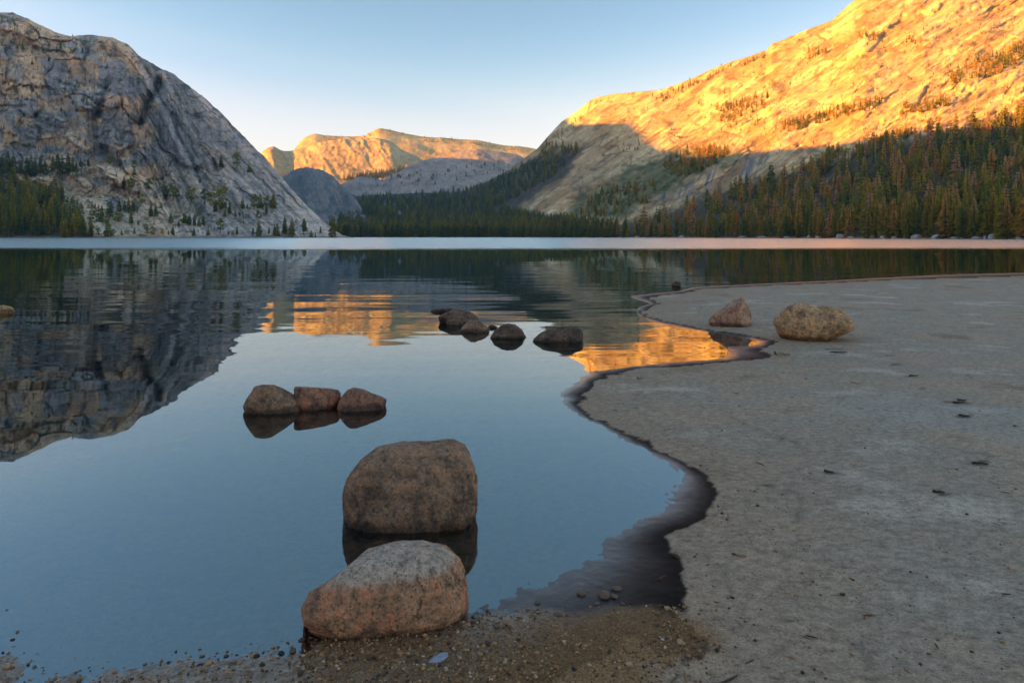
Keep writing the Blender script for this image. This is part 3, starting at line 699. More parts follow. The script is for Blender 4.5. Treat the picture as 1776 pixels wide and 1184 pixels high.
def boulder(name, outline, base_y, label, mat, depth=0.7, k=9, planes=(), noise=0.05, seed=1, level=6, group=None, sink=0.0, cat='boulder'):
    """a stone whose seen outline is given in photo pixels; it has its own depth, facets and foot"""
    O = np.array(outline, float)
    cxp = (O[:, 0].min() + O[:, 0].max()) / 2; cyp = (O[:, 1].min() + O[:, 1].max()) / 2
    wpx = O[:, 0].max() - O[:, 0].min(); hpx = O[:, 1].max() - O[:, 1].min()
    dfront = CH * F / (base_y - HY)
    half = 0.5 * depth * wpx / F * dfront
    D = dfront + half * 0.8
    Cw = np.array(((cxp - CX) / F * D, D, CH + (HY - cyp) / F * D))
    ay = Cw - np.array((0, 0, CH)); R = np.linalg.norm(ay); ay /= R
    ax = np.array((ay[1], -ay[0], 0)); ax /= np.linalg.norm(ax); az = np.cross(ax, ay)
    # outline on the local plane
    u = (O[:, 0] - CX) / F * D - Cw[0]; w_ = CH + (HY - O[:, 1]) / F * D - Cw[2]
    th = np.arctan2(w_, u); r = np.hypot(u, w_); o_ = np.argsort(th); th, r = th[o_], r[o_]
    tt = np.concatenate([th - 2 * math.pi, th, th + 2 * math.pi]); rr = np.concatenate([r, r, r])
    n, f = ico(level)
    T = np.arctan2(n[:, 2], n[:, 0])
    # straight chords between the outline points
    idx = np.clip(np.searchsorted(tt, T) - 1, 0, len(tt) - 2)
    t0, t1, r0, r1 = tt[idx], tt[idx + 1], rr[idx], rr[idx + 1]
    x0, y0, x1, y1 = r0 * np.cos(t0), r0 * np.sin(t0), r1 * np.cos(t1), r1 * np.sin(t1)
    ex, ey = x1 - x0, y1 - y0; den = np.cos(T) * ey - np.sin(T) * ex
    Rt = np.where(np.abs(den) > 1e-9, (x0 * ey - y0 * ex) / np.where(np.abs(den) > 1e-9, den, 1), r0)
    size = 0.5 * wpx / F * D; hs = 0.5 * hpx / F * D
    g = (np.hypot(n[:, 0], n[:, 2]) / np.maximum(Rt, 1e-4)) ** k
    pl = [((0, -1, 0), half), ((0, 1, 0), half)] + [(m, p * hs) for m, p in planes]
    rs = np.random.default_rng(seed)
    for q in range(9):                                  # random facets, mostly on the front and back
        m = rs.normal(size=3); m[1] *= 1.6; m /= np.linalg.norm(m)
        ext = math.sqrt((m[0] * size) ** 2 + (m[1] * half) ** 2 + (m[2] * hs) ** 2)
        pl.append((m, ext * rs.uniform(1.0, 1.15)))
    for m, p in pl:
        m = np.array(m, float); m /= np.linalg.norm(m)
        g = g + (np.maximum(0, n @ m) / p) ** k
    rad = g ** (-1.0 / k)
    p = n * rad[:, None]
    ss = 1.0 / max(size, 1e-3)
    sx, sy, sz = p[:, 0] * ss * 1.6 + seed * 3.1, p[:, 1] * ss * 1.6, p[:, 2] * ss * 1.6
    dn = noise * (0.9 * fbm3(sx, sy, sz, 3, seed) + 0.45 * fbm3(sx * 4, sy * 4, sz * 4, 3, seed + 31) - 0.35 * np.maximum(0, 1 - np.abs(fbm3(sx * 1.3, sy * 1.3, sz * 1.3, 3, seed + 77)) * 9))
    p = p * (1 + dn)[:, None]
    W = p[:, :1] * ax + p[:, 1:2] * ay + p[:, 2:] * az          # offsets in world axes
    me = mesh_from(name, W, f, mat, True)
    o = obj(name, me, None, Cw - np.array((0, 0, sink)))
    tag(o, label, cat, group)
    return o

rk_brown = rock_mat('brown_granite', (0.162, 0.105, 0.071), (0.324, 0.196, 0.121), (0.438, 0.263, 0.161), wetline=0.06, grain=60, warm=(0.438, 0.209, 0.109))
rk_front = rock_mat('pink_brown_granite', (0.276, 0.149, 0.092), (0.470, 0.250, 0.144), (0.551, 0.317, 0.190), top=(0.583, 0.459, 0.356), top_h=0.185, wetline=0.035, grain=70, warm=(0.583, 0.230, 0.115))
rk_red = rock_mat('reddish_granite', (0.145, 0.081, 0.058), (0.308, 0.155, 0.098), (0.438, 0.223, 0.138), wetline=0.05, grain=45, warm=(0.454, 0.162, 0.086))
rk_dark = rock_mat('dark_granite', (0.082, 0.051, 0.035), (0.162, 0.101, 0.066), (0.251, 0.162, 0.109), wetline=0.05, grain=30)
rk_tan = rock_mat('orange_tan_granite', (0.30, 0.17, 0.09), (0.55, 0.33, 0.17), (0.62, 0.40, 0.22), wetline=0.1, grain=30, blot=4, warm=(0.66, 0.33, 0.13))
rk_pinkt = rock_mat('pink_tan_granite', (0.30, 0.17, 0.11), (0.52, 0.29, 0.19), (0.60, 0.40, 0.28), wetline=0.1, grain=30, blot=4, warm=(0.62, 0.30, 0.17))
rk_pale = rock_mat('pale_granite', (0.405, 0.378, 0.351), (0.567, 0.527, 0.486), (0.600, 0.600, 0.581), wetline=0.1, grain=4, blot=0.6)

boulder('boulder', [(527, 1040), (540, 1015), (575, 1000), (600, 984), (640, 957), (690, 945), (740, 943), (785, 955), (808, 975), (815, 1010), (819, 1050), (812, 1075), (790, 1092), (720, 1108), (640, 1114), (590, 1110), (555, 1090), (535, 1065)],
        1104, 'pinkish brown boulder with a bleached grey top at the gravel edge', rk_front, 0.72, 9,
        [((0.05, -0.62, 0.78), 1.02), ((0, -0.97, 0.1), 1.35), ((0.1, -0.75, -0.65), 1.12), ((0.75, -0.65, -0.1), 1.55), ((-0.6, -0.7, 0.35), 1.55)], 0.055, 3, 7)
boulder('boulder', [(597, 900), (596, 850), (605, 825), (630, 795), (655, 776), (700, 769), (760, 767), (790, 767), (810, 778), (818, 800), (828, 830), (833, 860), (834, 890), (826, 930), (780, 955), (720, 962), (660, 958), (610, 940)],
        918, 'large rounded dark brown boulder standing alone in the shallows', rk_brown, 0.85, 8,
        [((0.0, -0.75, 0.66), 1.0), ((-0.15, -0.98, -0.1), 1.2), ((0.8, -0.6, 0.1), 1.4)], 0.05, 5, 7)
G3 = 'three stones in a row in the shallows'
boulder('boulder', [(424, 702), (430, 690), (438, 678), (443, 669), (456, 666), (476, 668), (492, 676), (509, 687), (520, 700), (522, 712), (515, 728), (489, 734), (457, 732), (428, 720)],
        716, 'brown rounded stone at the broad end of the row of three', rk_brown, 0.7, 11, [((0.55, -0.6, 0.6), 1.0), ((-0.3, -0.9, 0.25), 1.1)], 0.05, 8, 5, G3)
boulder('boulder', [(511, 680), (511, 671), (514, 668), (527, 669), (544, 672), (568, 675), (585, 679), (590, 686), (589, 700), (586, 718), (574, 724), (530, 722), (518, 712), (512, 692)],
        709, 'reddish blocky stone wedged in the middle of the row of three', rk_red, 0.55, 14, [((0.05, -0.7, 0.7), 1.0), ((0, -1, -0.1), 0.95)], 0.06, 12, 5, G3)
boulder('boulder', [(587, 694), (594, 684), (604, 675), (615, 672), (631, 675), (646, 683), (662, 689), (672, 695), (668, 706), (659, 720), (639, 728), (607, 728), (588, 722), (583, 710)],
        711, 'pointed brown stone ending the row of three', rk_red, 0.6, 12, [((0.2, -0.7, 0.7), 0.98), ((-0.35, -0.9, 0.2), 1.05)], 0.045, 15, 5, G3)
GD = 'dark stones strung across the bay'
boulder('stone', [(744, 538.5), (756, 535.5), (783, 534.5), (797, 537), (797, 545), (774, 547), (751, 546)], 541, 'thin flat dark stone just breaking the lake surface', rk_dark, 0.5, 10, noise=0.04, seed=21, level=4, group=GD, cat='stone')
boulder('stone', [(760, 549), (772, 543), (788, 537), (806, 537), (821, 543), (831, 553), (830, 564), (810, 572), (780, 572), (764, 560)], 561, 'humped dark stone with a low slab against its foot', rk_dark, 0.7, 9, [((0.2, -0.7, 0.7), 1.0)], 0.07, 23, 5, GD, cat='stone')
boulder('stone', [(774, 557), (787, 553), (799, 556), (805, 561), (802, 570), (790, 574), (776, 570)], 565, 'low dark slab leaning on the humped stone', rk_dark, 0.6, 9, noise=0.05, seed=25, level=4, group=GD, cat='stone')
boulder('stone', [(797, 572), (805, 563), (815.5, 555.5), (826, 555), (837, 559.5), (849, 569), (850, 576), (838, 590), (818, 592), (800, 582)], 576, 'grey brown stone with a wet black band near the lake bed', rk_brown, 0.7, 10, [((0.1, -0.8, 0.6), 1.0)], 0.05, 27, 5, GD, cat='stone')
boulder('stone', [(845, 566), (853, 562.5), (862, 566), (864, 572), (855, 577), (844, 573)], 569, 'tiny stone peeping out between two larger dark ones', rk_dark, 0.7, 9, noise=0.05, seed=29, level=4, group=GD, cat='stone')
boulder('stone', [(849, 586), (857, 573), (869.5, 563), (882, 560.5), (893, 562), (904, 570), (914, 586), (910, 600), (890, 608), (868, 607), (852, 598)], 587, 'almost black domed stone with a broad waterline', rk_dark, 0.8, 8, [((-0.1, -0.7, 0.7), 1.05)], 0.06, 31, 5, GD, cat='stone')
boulder('stone', [(924, 590), (932.6, 581), (949, 571), (969, 567), (990, 566.5), (1006.5, 569.5), (1012, 577), (1012, 592), (1005, 606), (972, 610), (940, 604), (928, 598)], 593, 'long dark wedge of stone lying nearest the sandy point', rk_dark, 0.5, 11, [((-0.2, -0.7, 0.7), 0.95), ((0.1, -0.95, -0.2), 1.0)], 0.06, 33, 5, GD, cat='stone')
boulder('boulder', [(1229, 558), (1232, 552), (1244, 542), (1259, 529), (1273, 519), (1284.5, 513), (1291, 518), (1298, 530.5), (1303, 542), (1304, 556), (1301, 566), (1293, 571), (1267.5, 573), (1242, 572), (1233, 566)],
        570, 'peaked wedge shaped boulder on the sand beside the small inlet', rk_pinkt, 0.75, 14, [((-0.45, -0.45, 0.77), 0.55), ((-0.12, -0.95, -0.2), 0.72), ((0.8, -0.5, 0.2), 0.85)], 0.04, 41, 5)
boulder('boulder', [(1343, 569), (1343, 561), (1347, 552), (1355, 544), (1369, 533), (1382, 526), (1396, 525), (1413, 530), (1436, 531), (1453, 535), (1463, 541), (1471, 552), (1474, 563), (1470, 571), (1453, 579.5), (1440, 586), (1428, 593), (1403, 598), (1369, 598), (1355, 591), (1347, 581)],
        596, 'big orange tan boulder with dark holes, alone on the dry sand', rk_tan, 0.65, 9, [((0.05, -0.7, 0.7), 1.0), ((0, -0.8, -0.6), 1.05), ((-0.3, -0.95, 0.1), 1.2)], 0.05, 43, 6)
boulder('stone', [(1164, 493), (1168, 488.5), (1174, 487), (1180, 489), (1181, 496), (1176, 501), (1166, 499)], 497, 'small black stone off the far tip of the sand spit', rk_dark, 0.8, 8, noise=0.05, seed=47, level=4, cat='stone')
boulder('stone', [(-16, 536), (-6, 530), (6, 529), (15, 532), (24, 540), (23, 548), (5, 553), (-14, 550)], 544, 'low orange brown stone alone in the water toward the forested dome', rk_tan, 0.7, 9, noise=0.05, seed=49, level=4, cat='stone')

# ------------------------------------------------------------------ trees
def foliage_mat(name):
    m, n, l, b = new_mat(name)
    at = N(n, 'ShaderNodeAttribute', attribute_name='tint')
    c = ramp(n, l, at.outputs['Fac'], [(0.0, (0.085, 0.11, 0.045)), (0.3, (0.16, 0.18, 0.035)), (0.55, (0.33, 0.25, 0.03)), (0.8, (0.48, 0.26, 0.06)), (1.0, (0.48, 0.27, 0.15))]).outputs[0]
    geo = N(n, 'ShaderNodeNewGeometry')
    nz = noise_node(n, l, geo.outputs['Position'], 0.5, 2, 0.6)
    c = mixc(n, l, 1.0, c, ramp(n, l, nz.outputs[0], [(0.3, (0.9, 0.9, 0.9)), (0.7, (1.9, 1.9, 1.8))]).outputs[0], 'MULTIPLY')
    l.new(c, b.inputs['Base Color']); b.inputs['Roughness'].default_value = 0.8; b.inputs['Specular IOR Level'].default_value = 0.15
    tl = N(n, 'ShaderNodeBsdfTranslucent'); l.new(c, tl.inputs[0])
    mx = N(n, 'ShaderNodeMixShader'); mx.inputs[0].default_value = 0.4; l.new(b.outputs[0], mx.inputs[1]); l.new(tl.outputs[0], mx.inputs[2])
    l.new(mx.outputs[0], n['Material Output'].inputs['Surface'])
    return m
fol = foliage_mat('needles')
bark = simple_mat('bark', (0.16, 0.115, 0.08), 0.9, 0.3, 1.5)
deadwood = simple_mat('dead_wood', (0.36, 0.31, 0.27), 0.9, 0.25, 1.0)

def tube(pts, rad, sides=6):
    V = []; Fc = []
    for p, r in zip(pts, rad):
        for k in range(sides):
            a = 2 * math.pi * k / sides
            V.append((p[0] + r * math.cos(a), p[1] + r * math.sin(a), p[2]))
    for i in range(len(pts) - 1):
        for k in range(sides):
            k2 = (k + 1) % sides
            Fc.append((i * sides + k, i * sides + k2, (i + 1) * sides + k2, (i + 1) * sides + k))
    return V, Fc

def conifer(seed, R=0.16, t0=0.12, whorls=18, nb=7, full=True, shape=0.85, droop=0.35, ragged=0.25):
    """unit-height conifer: (crown verts, faces), (trunk verts, faces)"""
    r = random.Random(seed); V = []; Fc = []
    def diamond(b, tip, wid, up):
        d = (tip - b); sd = d.cross(Vector((0, 0, 1)))
        if sd.length < 1e-6: sd = Vector((1, 0, 0))
        sd.normalize(); m = b + d * 0.45 + Vector((0, 0, up))
        i = len(V); V.extend([b, m + sd * wid, tip, m - sd * wid]); Fc.append((i, i + 1, i + 2, i + 3))
    side = r.uniform(0, 6.28); lop = r.uniform(0, 0.18)
    for w in range(whorls):
        t = t0 + (0.985 - t0) * (w + r.uniform(-0.3, 0.3)) / whorls
        rad = R * (max(0.02, 1 - (t - t0) / (1 - t0))) ** shape * (0.75 + 0.25 * min(1, (t - t0) / 0.12))
        a0 = r.uniform(0, 6.28)
        for q in range(nb):
            if r.random() < 0.08: continue
            a = a0 + 6.28 * q / nb + r.uniform(-0.25, 0.25)
            L = rad * r.uniform(1 - ragged * 1.6, 1 + ragged) * (1 + lop * math.cos(a - side))
            dirn = Vector((math.cos(a), math.sin(a), 0))
            b = Vector((0, 0, t)); tip = b + dirn * L + Vector((0, 0, -droop * L + r.uniform(-0.01, 0.01)))
            if full:
                diamond(b, tip, L * 0.16, L * 0.10)
                for sgn in (-1, 1):
                    for fq in (0.35, 0.62):
                        bb = b + (tip - b) * fq + Vector((0, 0, L * 0.05)); aa = a + sgn * r.uniform(0.5, 0.9)
                        tp = bb + Vector((math.cos(aa), math.sin(aa), -droop * 0.9)) * L * (0.95 - fq) * r.uniform(0.7, 1.1)
                        diamond(bb, tp, L * 0.10, L * 0.04)
                i = len(V); V.extend([b + dirn * L * 0.1 + Vector((0, 0, 0.008)), b + dirn * L * 0.55 + Vector((0, 0, -0.035 - 0.12 * L)), tip, b + dirn * L * 0.6 + Vector((0, 0, 0.012))]); Fc.append((i, i + 1, i + 2, i + 3))
            else:
                diamond(b, tip, L * 0.36, L * 0.1)
                i = len(V); V.extend([b, b + dirn * L * 0.6 + Vector((0, 0, -0.05 - 0.15 * L)), tip, b + dirn * L * 0.5 + Vector((0, 0, 0.02))]); Fc.append((i, i + 1, i + 2, i + 3))
    i = len(V); V.extend([Vector((-0.008, 0, 0.93)), Vector((0.008, 0, 0.93)), Vector((0, 0.004, 1.0)), Vector((0, -0.004, 1.0))]); Fc.append((i, i + 1, i + 2, i + 3))
    tv, tf = tube([(0, 0, -0.03), (0, 0, 0.3), (0, 0, 0.7), (0, 0, 0.97)], [0.017, 0.013, 0.007, 0.001], 6 if full else 4)
    return (np.array([v[:] for v in V]), np.array(Fc)), (np.array(tv), np.array(tf))

def pine(seed, R=0.3, full=True):
    """rounder, clumpy timberline pine"""
    r = random.Random(seed); V = []; Fc = []
    nclump = 26 if full else 12; per = 22 if full else 9
    for q in range(nclump):
        t = r.uniform(0.22, 0.95); rad = R * math.sin(math.pi * min(1, (t - 0.1) / 0.95)) ** 0.7
        a = r.uniform(0, 6.28); d = rad * math.sqrt(r.random()) * 0.85
        c = Vector((d * math.cos(a), d * math.sin(a), t)); cr = R * r.uniform(0.25, 0.45)
        for k in range(per):
            v = Vector((r.gauss(0, 1), r.gauss(0, 1), r.gauss(0, 0.7))).normalized() * cr * r.uniform(0.4, 1.0)
            p = c + v; e1 = Vector((r.gauss(0, 1), r.gauss(0, 1), r.gauss(0, 1))).normalized(); e2 = e1.cross(v.normalized()); e2 = e2.normalized() if e2.length > 1e-4 else Vector((0, 0, 1))
            s = cr * r.uniform(0.25, 0.5)
            i = len(V); V.extend([p - e1 * s, p + e2 * s * 0.5, p + e1 * s, p - e2 * s * 0.5]); Fc.append((i, i + 1, i + 2, i + 3))
    tv, tf = tube([(0, 0, -0.05), (0.01, 0, 0.3), (-0.01, 0.01, 0.6), (0, 0, 0.9)], [0.03, 0.024, 0.013, 0.002], 6)
    return (np.array([v[:] for v in V]), np.array(Fc)), (np.array(tv), np.array(tf))

HI = [conifer(100 + k, R=rr, t0=t0, whorls=wh, nb=7, shape=sh, droop=dr) for k, (rr, t0, wh, sh, dr) in enumerate(
      [(0.19, 0.10, 20, 0.8, 0.35), (0.15, 0.14, 22, 0.65, 0.45), (0.22, 0.08, 18, 0.85, 0.25), (0.18, 0.2, 18, 0.6, 0.4), (0.15, 0.30, 16, 0.45, 0.3), (0.24, 0.05, 18, 0.9, 0.3)])]
HP = [pine(200 + k, R=rr) for k, rr in enumerate([0.34, 0.28, 0.42])]
LO = [conifer(300 + k, R=rr, t0=t0, whorls=wh, nb=5, full=False, shape=sh) for k, (rr, t0, wh, sh) in enumerate(
      [(0.20, 0.08, 12, 0.75), (0.16, 0.14, 13, 0.65), (0.23, 0.06, 11, 0.8), (0.18, 0.2, 11, 0.5), (0.26, 0.05, 11, 0.75)])]
LP = [pine(400 + k, R=rr, full=False) for k, rr in enumerate([0.36, 0.5])]
CROWN = {}
def crown_mesh(kind, k, tint):
    """crown meshes shared between trees of the same kind, build and colour"""
    key = (kind, k, tint)
    if key not in CROWN:
        (cv, cf), _ = (HI if kind == 'fir' else HP)[k]
        rs = np.random.default_rng(k * 10 + int(tint * 10))
        tn = np.repeat(np.clip(tint + rs.normal(0, 0.05, len(cf)), 0, 1), 4) + 0.12 * (cv[:, 2] - 0.4)
        CROWN[key] = mesh_from('crown', cv, cf, fol, False, {'tint': ('FLOAT', tn)})
    return CROWN[key]
TRUNK = {}
def trunk_mesh(kind, k):
    if (kind, k) not in TRUNK:
        _, (tv, tf) = (HI if kind == 'fir' else HP)[k]
        TRUNK[(kind, k)] = mesh_from('trunk', tv, tf, bark, True)
    return TRUNK[(kind, k)]

def tree(p, H, kind, k, tint, label, group, wide=1.0):
    e = bpy.data.objects.new('pine_tree' if kind == 'pine' else 'conifer_tree', None); C.objects.link(e)
    e.empty_display_size = 0.5
    e.location = (p[0], p[1], p[2] - 0.2); e.rotation_euler = (0, 0, random.uniform(0, 6.28)); e.scale = (H * wide, H * wide, H)
    tag(e, label, 'tree', group)
    obj('trunk', trunk_mesh(kind, k), e); obj('crown', crown_mesh(kind, k, tint), e)
    return e

def in_poly(pts, n, seed):
    r = np.random.default_rng(seed); P = np.array(pts, float); out = []
    lo, hi = P.min(0), P.max(0)
    while len(out) < n:
        q = r.uniform(lo, hi, (n * 3, 2)); sd = poly_sd(q[:, 0], q[:, 1], pts)
        out.extend(q[sd > 0].tolist())
    return out[:n]

def forest(name, label, pts, hfun, tintfun, T, seed, lib, snag=0.0):
    """many far trees as one mass"""
    r = np.random.default_rng(seed); VV, FF, TT, MM = [], [], [], []
    off = 0; cnt = 0
    for (x, y) in pts:
        p = T.at(x, y)
        if p is None: continue
        H = hfun(x, y, p, r); (cv, cf), (tv, tf) = lib[r.integers(len(lib))]
        a = r.uniform(0, 6.28); c_, s_ = math.cos(a), math.sin(a); wd = r.uniform(0.8, 1.55)
        def place(v):
            return np.stack([(v[:, 0] * c_ - v[:, 1] * s_) * H * wd + p[0], (v[:, 0] * s_ + v[:, 1] * c_) * H * wd + p[1], v[:, 2] * H + p[2] - 0.3], -1)
        tn = np.clip(tintfun(x, y, r), 0, 1)
        if r.random() < snag:
            VV.append(place(tv)); FF.append(tf + off); off += len(tv); TT.append(np.zeros(len(tv))); MM.append(np.full(len(tf), 2)); continue
        VV.append(place(cv)); FF.append(cf + off); off += len(cv); TT.append(np.clip(tn + np.repeat(r.normal(0, 0.05, len(cf)), 4) + 0.12 * (cv[:, 2] - 0.4), 0, 1)); MM.append(np.zeros(len(cf), int))
        VV.append(place(tv)); FF.append(tf + off); off += len(tv); TT.append(np.zeros(len(tv))); MM.append(np.ones(len(tf), int))
        cnt += 1
    me = mesh_from(name, np.concatenate(VV), np.concatenate(FF), fol, False, {'tint': ('FLOAT', np.concatenate(TT))})
    me.materials.append(bark); me.materials.append(deadwood)
    me.polygons.foreach_set('material_index', np.concatenate(MM).astype(np.int32))
    return tag(obj(name, me), label, 'forest', None, 'stuff')

# --- single trees on the left dome
Ltrees = [(140, 287, 13, 0), (153, 289, 15, 0), (190, 286, 19, 1), (208, 290, 16, 0), (232, 294, 17, 1), (233, 304, 16, 0), (257, 331, 22, 1), (212, 327, 25, 1), (228, 328, 20, 1),
    (286, 346, 26, 1), (300, 347, 26, 1), (246, 353, 17, 1), (262, 376, 23, 0), (270, 377, 25, 0), (296, 388, 22, 0), (227, 391, 23, 0), (240, 393, 12, 0), (280, 361, 9, 0),
    (207, 368, 25, 0), (216, 368, 21, 0), (223, 369, 27, 0), (231, 370, 23, 0), (238, 370, 11, 0), (187, 410, 34, 0), (158, 411, 25, 0), (170, 410, 16, 1), (211, 408, 11, 0),
    (233, 407, 12, 0), (255, 408, 16, 1), (264, 408, 16, 1), (300, 408, 17, 0), (310, 395, 15, 0), (318, 387, 17, 1), (383, 294, 26, 0), (411, 291, 28, 1), (432, 299, 17, 0),
    (347, 318, 12, 0), (325, 347, 15, 1), (332, 349, 23, 1), (355, 349, 23, 1), (364, 352, 19, 1), (382, 365, 42, 1), (373, 368, 20, 0), (398, 373, 25, 0), (421, 362, 21, 0), (429, 363, 11, 0),
    (441, 364, 29, 1), (451, 361, 28, 0), (463, 360, 22, 1), (462, 373, 21, 0), (474, 362, 31, 0), (408, 377, 13, 0), (416, 378, 13, 0), (321, 387, 23, 0), (329, 391, 21, 0), (337, 393, 21, 0),
    (345, 393, 19, 0), (353, 393, 21, 0), (382, 404, 27, 1), (361, 408, 15, 0), (336, 409, 16, 0), (411, 408, 17, 0), (449, 410, 31, 0), (439, 408, 15, 0), (467, 409, 15, 0), (481, 409, 25, 0),
    (476, 408, 19, 0), (494, 410, 36, 0), (506, 410, 35, 0), (514, 387, 8, 1), (527, 410, 33, 0), (540, 411, 14, 0), (547, 411, 9, 0), (556, 405, 14, 0), (577, 411, 39, 0), (448, 381, 17, 1),
    (306, 345, 21, 1), (85, 90, 20, 0), (106, 90, 20, 0), (98, 92, 13, 0), (39, 86, 15, 0), (74, 90, 11, 0), (126, 66, 7, 0), (56, 112, 9, 0), (85, 107, 11, 0), (28, 164, 15, 1), (61, 164, 10, 0),
    (111, 164, 13, 1), (240, 148, 15, 1), (134, 194, 11, 0), (106, 194, 10, 0), (292, 408, 10, 0), (281, 405, 9, 1), (396, 408, 9, 0), (404, 408, 8, 0), (390, 375, 14, 0), (327, 389, 16, 0), (196, 410, 14, 1), (243, 409, 7, 0)]
ntl = 0
for i, (x, y, h, kd) in enumerate(Ltrees):
    p = T_left.at(x, y)
    if p is None: continue
    H = h / F * p[1]
    if y > 403: lab, gr = ('small round pine' if kd else 'slim conifer') + ' standing on the shore strip below the left dome', 'trees along the shore strip below the dome'
    elif y > 330: lab, gr = ('bushy dark pine' if kd else 'narrow conifer') + ' rooted on the pale lower slabs of the left dome', 'trees on the lower slabs of the dome'
    elif y > 200: lab, gr = ('spreading dark pine' if kd else 'small conifer') + ' on a ledge halfway up the left dome', 'trees on the ledges of the dome'
    else: lab, gr = ('stunted dark pine' if kd else 'tiny conifer') + ' on the upper slopes near the top of the left dome', 'trees high on the dome'
    lab += ''
    tree(p, H, 'pine' if kd else 'fir', i % (3 if kd else 6), (0.12, 0.25, 0.4)[i % 3], lab, gr + (' (pines)' if kd else ' (conifers)'), 1.0 if kd else 1.25)
# left shore wood: the front rows one by one
for i, (x, y) in enumerate(sorted(in_poly([(-6, 372), (60, 372), (120, 388), (160, 404), (168, 411.5), (-6, 411.8)], 55, 501), key=lambda q: q[1])):
    p = T_left.at(x, min(y, 411.5))
    tree(p, random.uniform(36, 54) / F * p[1] * (1 if x < 110 else 0.8), 'fir', i % 6, (0.2, 0.35, 0.5)[i % 3], 'tall green conifer in the dense wood at the left shore', 'conifers of the dense wood at the left shore', 1.05)
for i, (x, y, h) in enumerate([(4, 303, 38), (14, 305, 46), (24, 303, 40), (36, 306, 30), (47, 308, 36), (54, 306, 42), (61, 306, 34), (70, 305, 36), (78, 304, 30), (92, 303, 34), (100, 303, 38), (108, 302, 34), (118, 302, 40), (126, 301, 30), (132, 300, 22)]):
    p = T_left.at(x, y)
    if p: tree(p, h / F * p[1], 'fir', i % 6, (0.1, 0.25)[i % 2], 'dark conifer in the row under the cliff, above the shore wood', 'row of conifers under the cliff', 1.1)
pts = in_poly([(-300, 300), (0, 318), (40, 330), (100, 345), (150, 378), (195, 392), (210, 385), (150, 366), (168, 411), (-300, 411)], 420, 503)
forest('forest', 'mass of conifers filling the wood behind the left shore', pts, lambda x, y, p, r: r.uniform(26, 44) / F * p[1] * (1 if x < 110 else 0.8), lambda x, y, r: r.choice([0.2, 0.35, 0.5]) + r.normal(0, 0.05), T_left, 505, LO)
scr = in_poly([(0, 120), (130, 110), (240, 140), (320, 290), (480, 360), (560, 405), (200, 405), (180, 330), (0, 290)], 460, 507) + in_poly([(0, 30), (60, 48), (120, 70), (210, 80), (160, 96), (0, 90)], 150, 509)
forest('scrub', 'low scrub and dwarf pines scattered over the left dome', scr, lambda x, y, p, r: r.uniform(3, 9.5) / F * p[1], lambda x, y, r: r.uniform(0.0, 0.35), T_left, 511, LP + LO[:1])

# --- right shore: front rows one by one
cnt = 0
xs = np.sort(np.random.default_rng(521).uniform(1015, 1782, 150))
for i, x in enumerate(xs):
    ysh = HY + CH * F / float(R_d0(x))
    y = ysh - 0.6 - abs(random.gauss(0, 1)) * (1.5 + 5 * sstep(1100, 1776, x))
    p = T_right.at(x, y)
    if p is None: continue
    h = random.uniform(0.62, 1.12) * np.interp(x, [1000, 1300, 1500, 1776], [28, 48, 66, 86])
    tint = (0.3, 0.5, 0.62, 0.78, 0.45)[i % 5]
    lab = {0.3: 'deep green conifer in the front row of the right shore forest', 0.5: 'olive green conifer in the front row of the right shore forest', 0.62: 'yellow green conifer in the front row of the right shore forest',
           0.78: 'brownish conifer in the front row of the right shore forest', 0.45: 'mid green conifer in the front row of the right shore forest'}[tint]
    tree(p, h / F * p[1], 'fir', (i * 5 + i // 7) % 6, tint, lab, 'front row conifers of the right shore forest, ' + str(('deep green', 'olive', 'yellow green', 'brownish', 'mid green')[i % 5]), 0.95)
    cnt += 1
# bare snags
def snag_mesh(seed):
    r = random.Random(seed)
    V, Fc = tube([(0, 0, -0.03), (0.004, 0, 0.35), (-0.004, 0.003, 0.7), (0.002, 0, 1.0)], [0.016, 0.012, 0.008, 0.003], 6)
    for q in range(12):
        t = r.uniform(0.35, 0.95); a = r.uniform(0, 6.28); L = r.uniform(0.03, 0.08) * (1.2 - t)
        i = len(V); d = Vector((math.cos(a), math.sin(a), -0.2)) * L * 1.6; b = Vector((0, 0, t)); s = Vector((-math.sin(a), math.cos(a), 0)) * 0.004
        V.extend([(b - s)[:], (b + s)[:], (b + d)[:], (b + d + Vector((0, 0, 0.003)))[:]]); Fc.append((i, i + 1, i + 2, i + 3))
    return mesh_from('dead_tree', np.array(V), np.array(Fc), deadwood, False)
SN = [snag_mesh(k) for k in range(4)]
for i, (x, y, h) in enumerate([(1540, 404, 56), (1428, 405, 38), (1675, 330, 52), (1683, 332, 55), (1692, 330, 44), (1520, 360, 46), (1488, 362, 34), (1456, 400, 40), (1644, 402, 56), (1334, 410, 34), (1225, 410, 34), (1210, 409, 30), (1180, 410, 26), (1310, 410, 36),
        (1284, 408, 34), (1596, 396, 40), (1760, 300, 40), (1748, 262, 34), (1706, 408, 50), (1730, 300, 36), (1032, 411, 18), (1360, 402, 30)]):
    p = T_right.at(x, y)
    if p is None: continue
    H = h / F * p[1]
    o = obj('dead_tree', SN[i % 4], None, (p[0], p[1], p[2] - 0.2)); o.scale = (H, H, H); o.rotation_euler = (random.uniform(-.03, .03), random.uniform(-.03, .03), random.uniform(0, 6))
    tag(o, 'bare pale grey dead trunk standing among the right shore conifers', 'dead tree', 'bare dead trunks in the right shore forest')
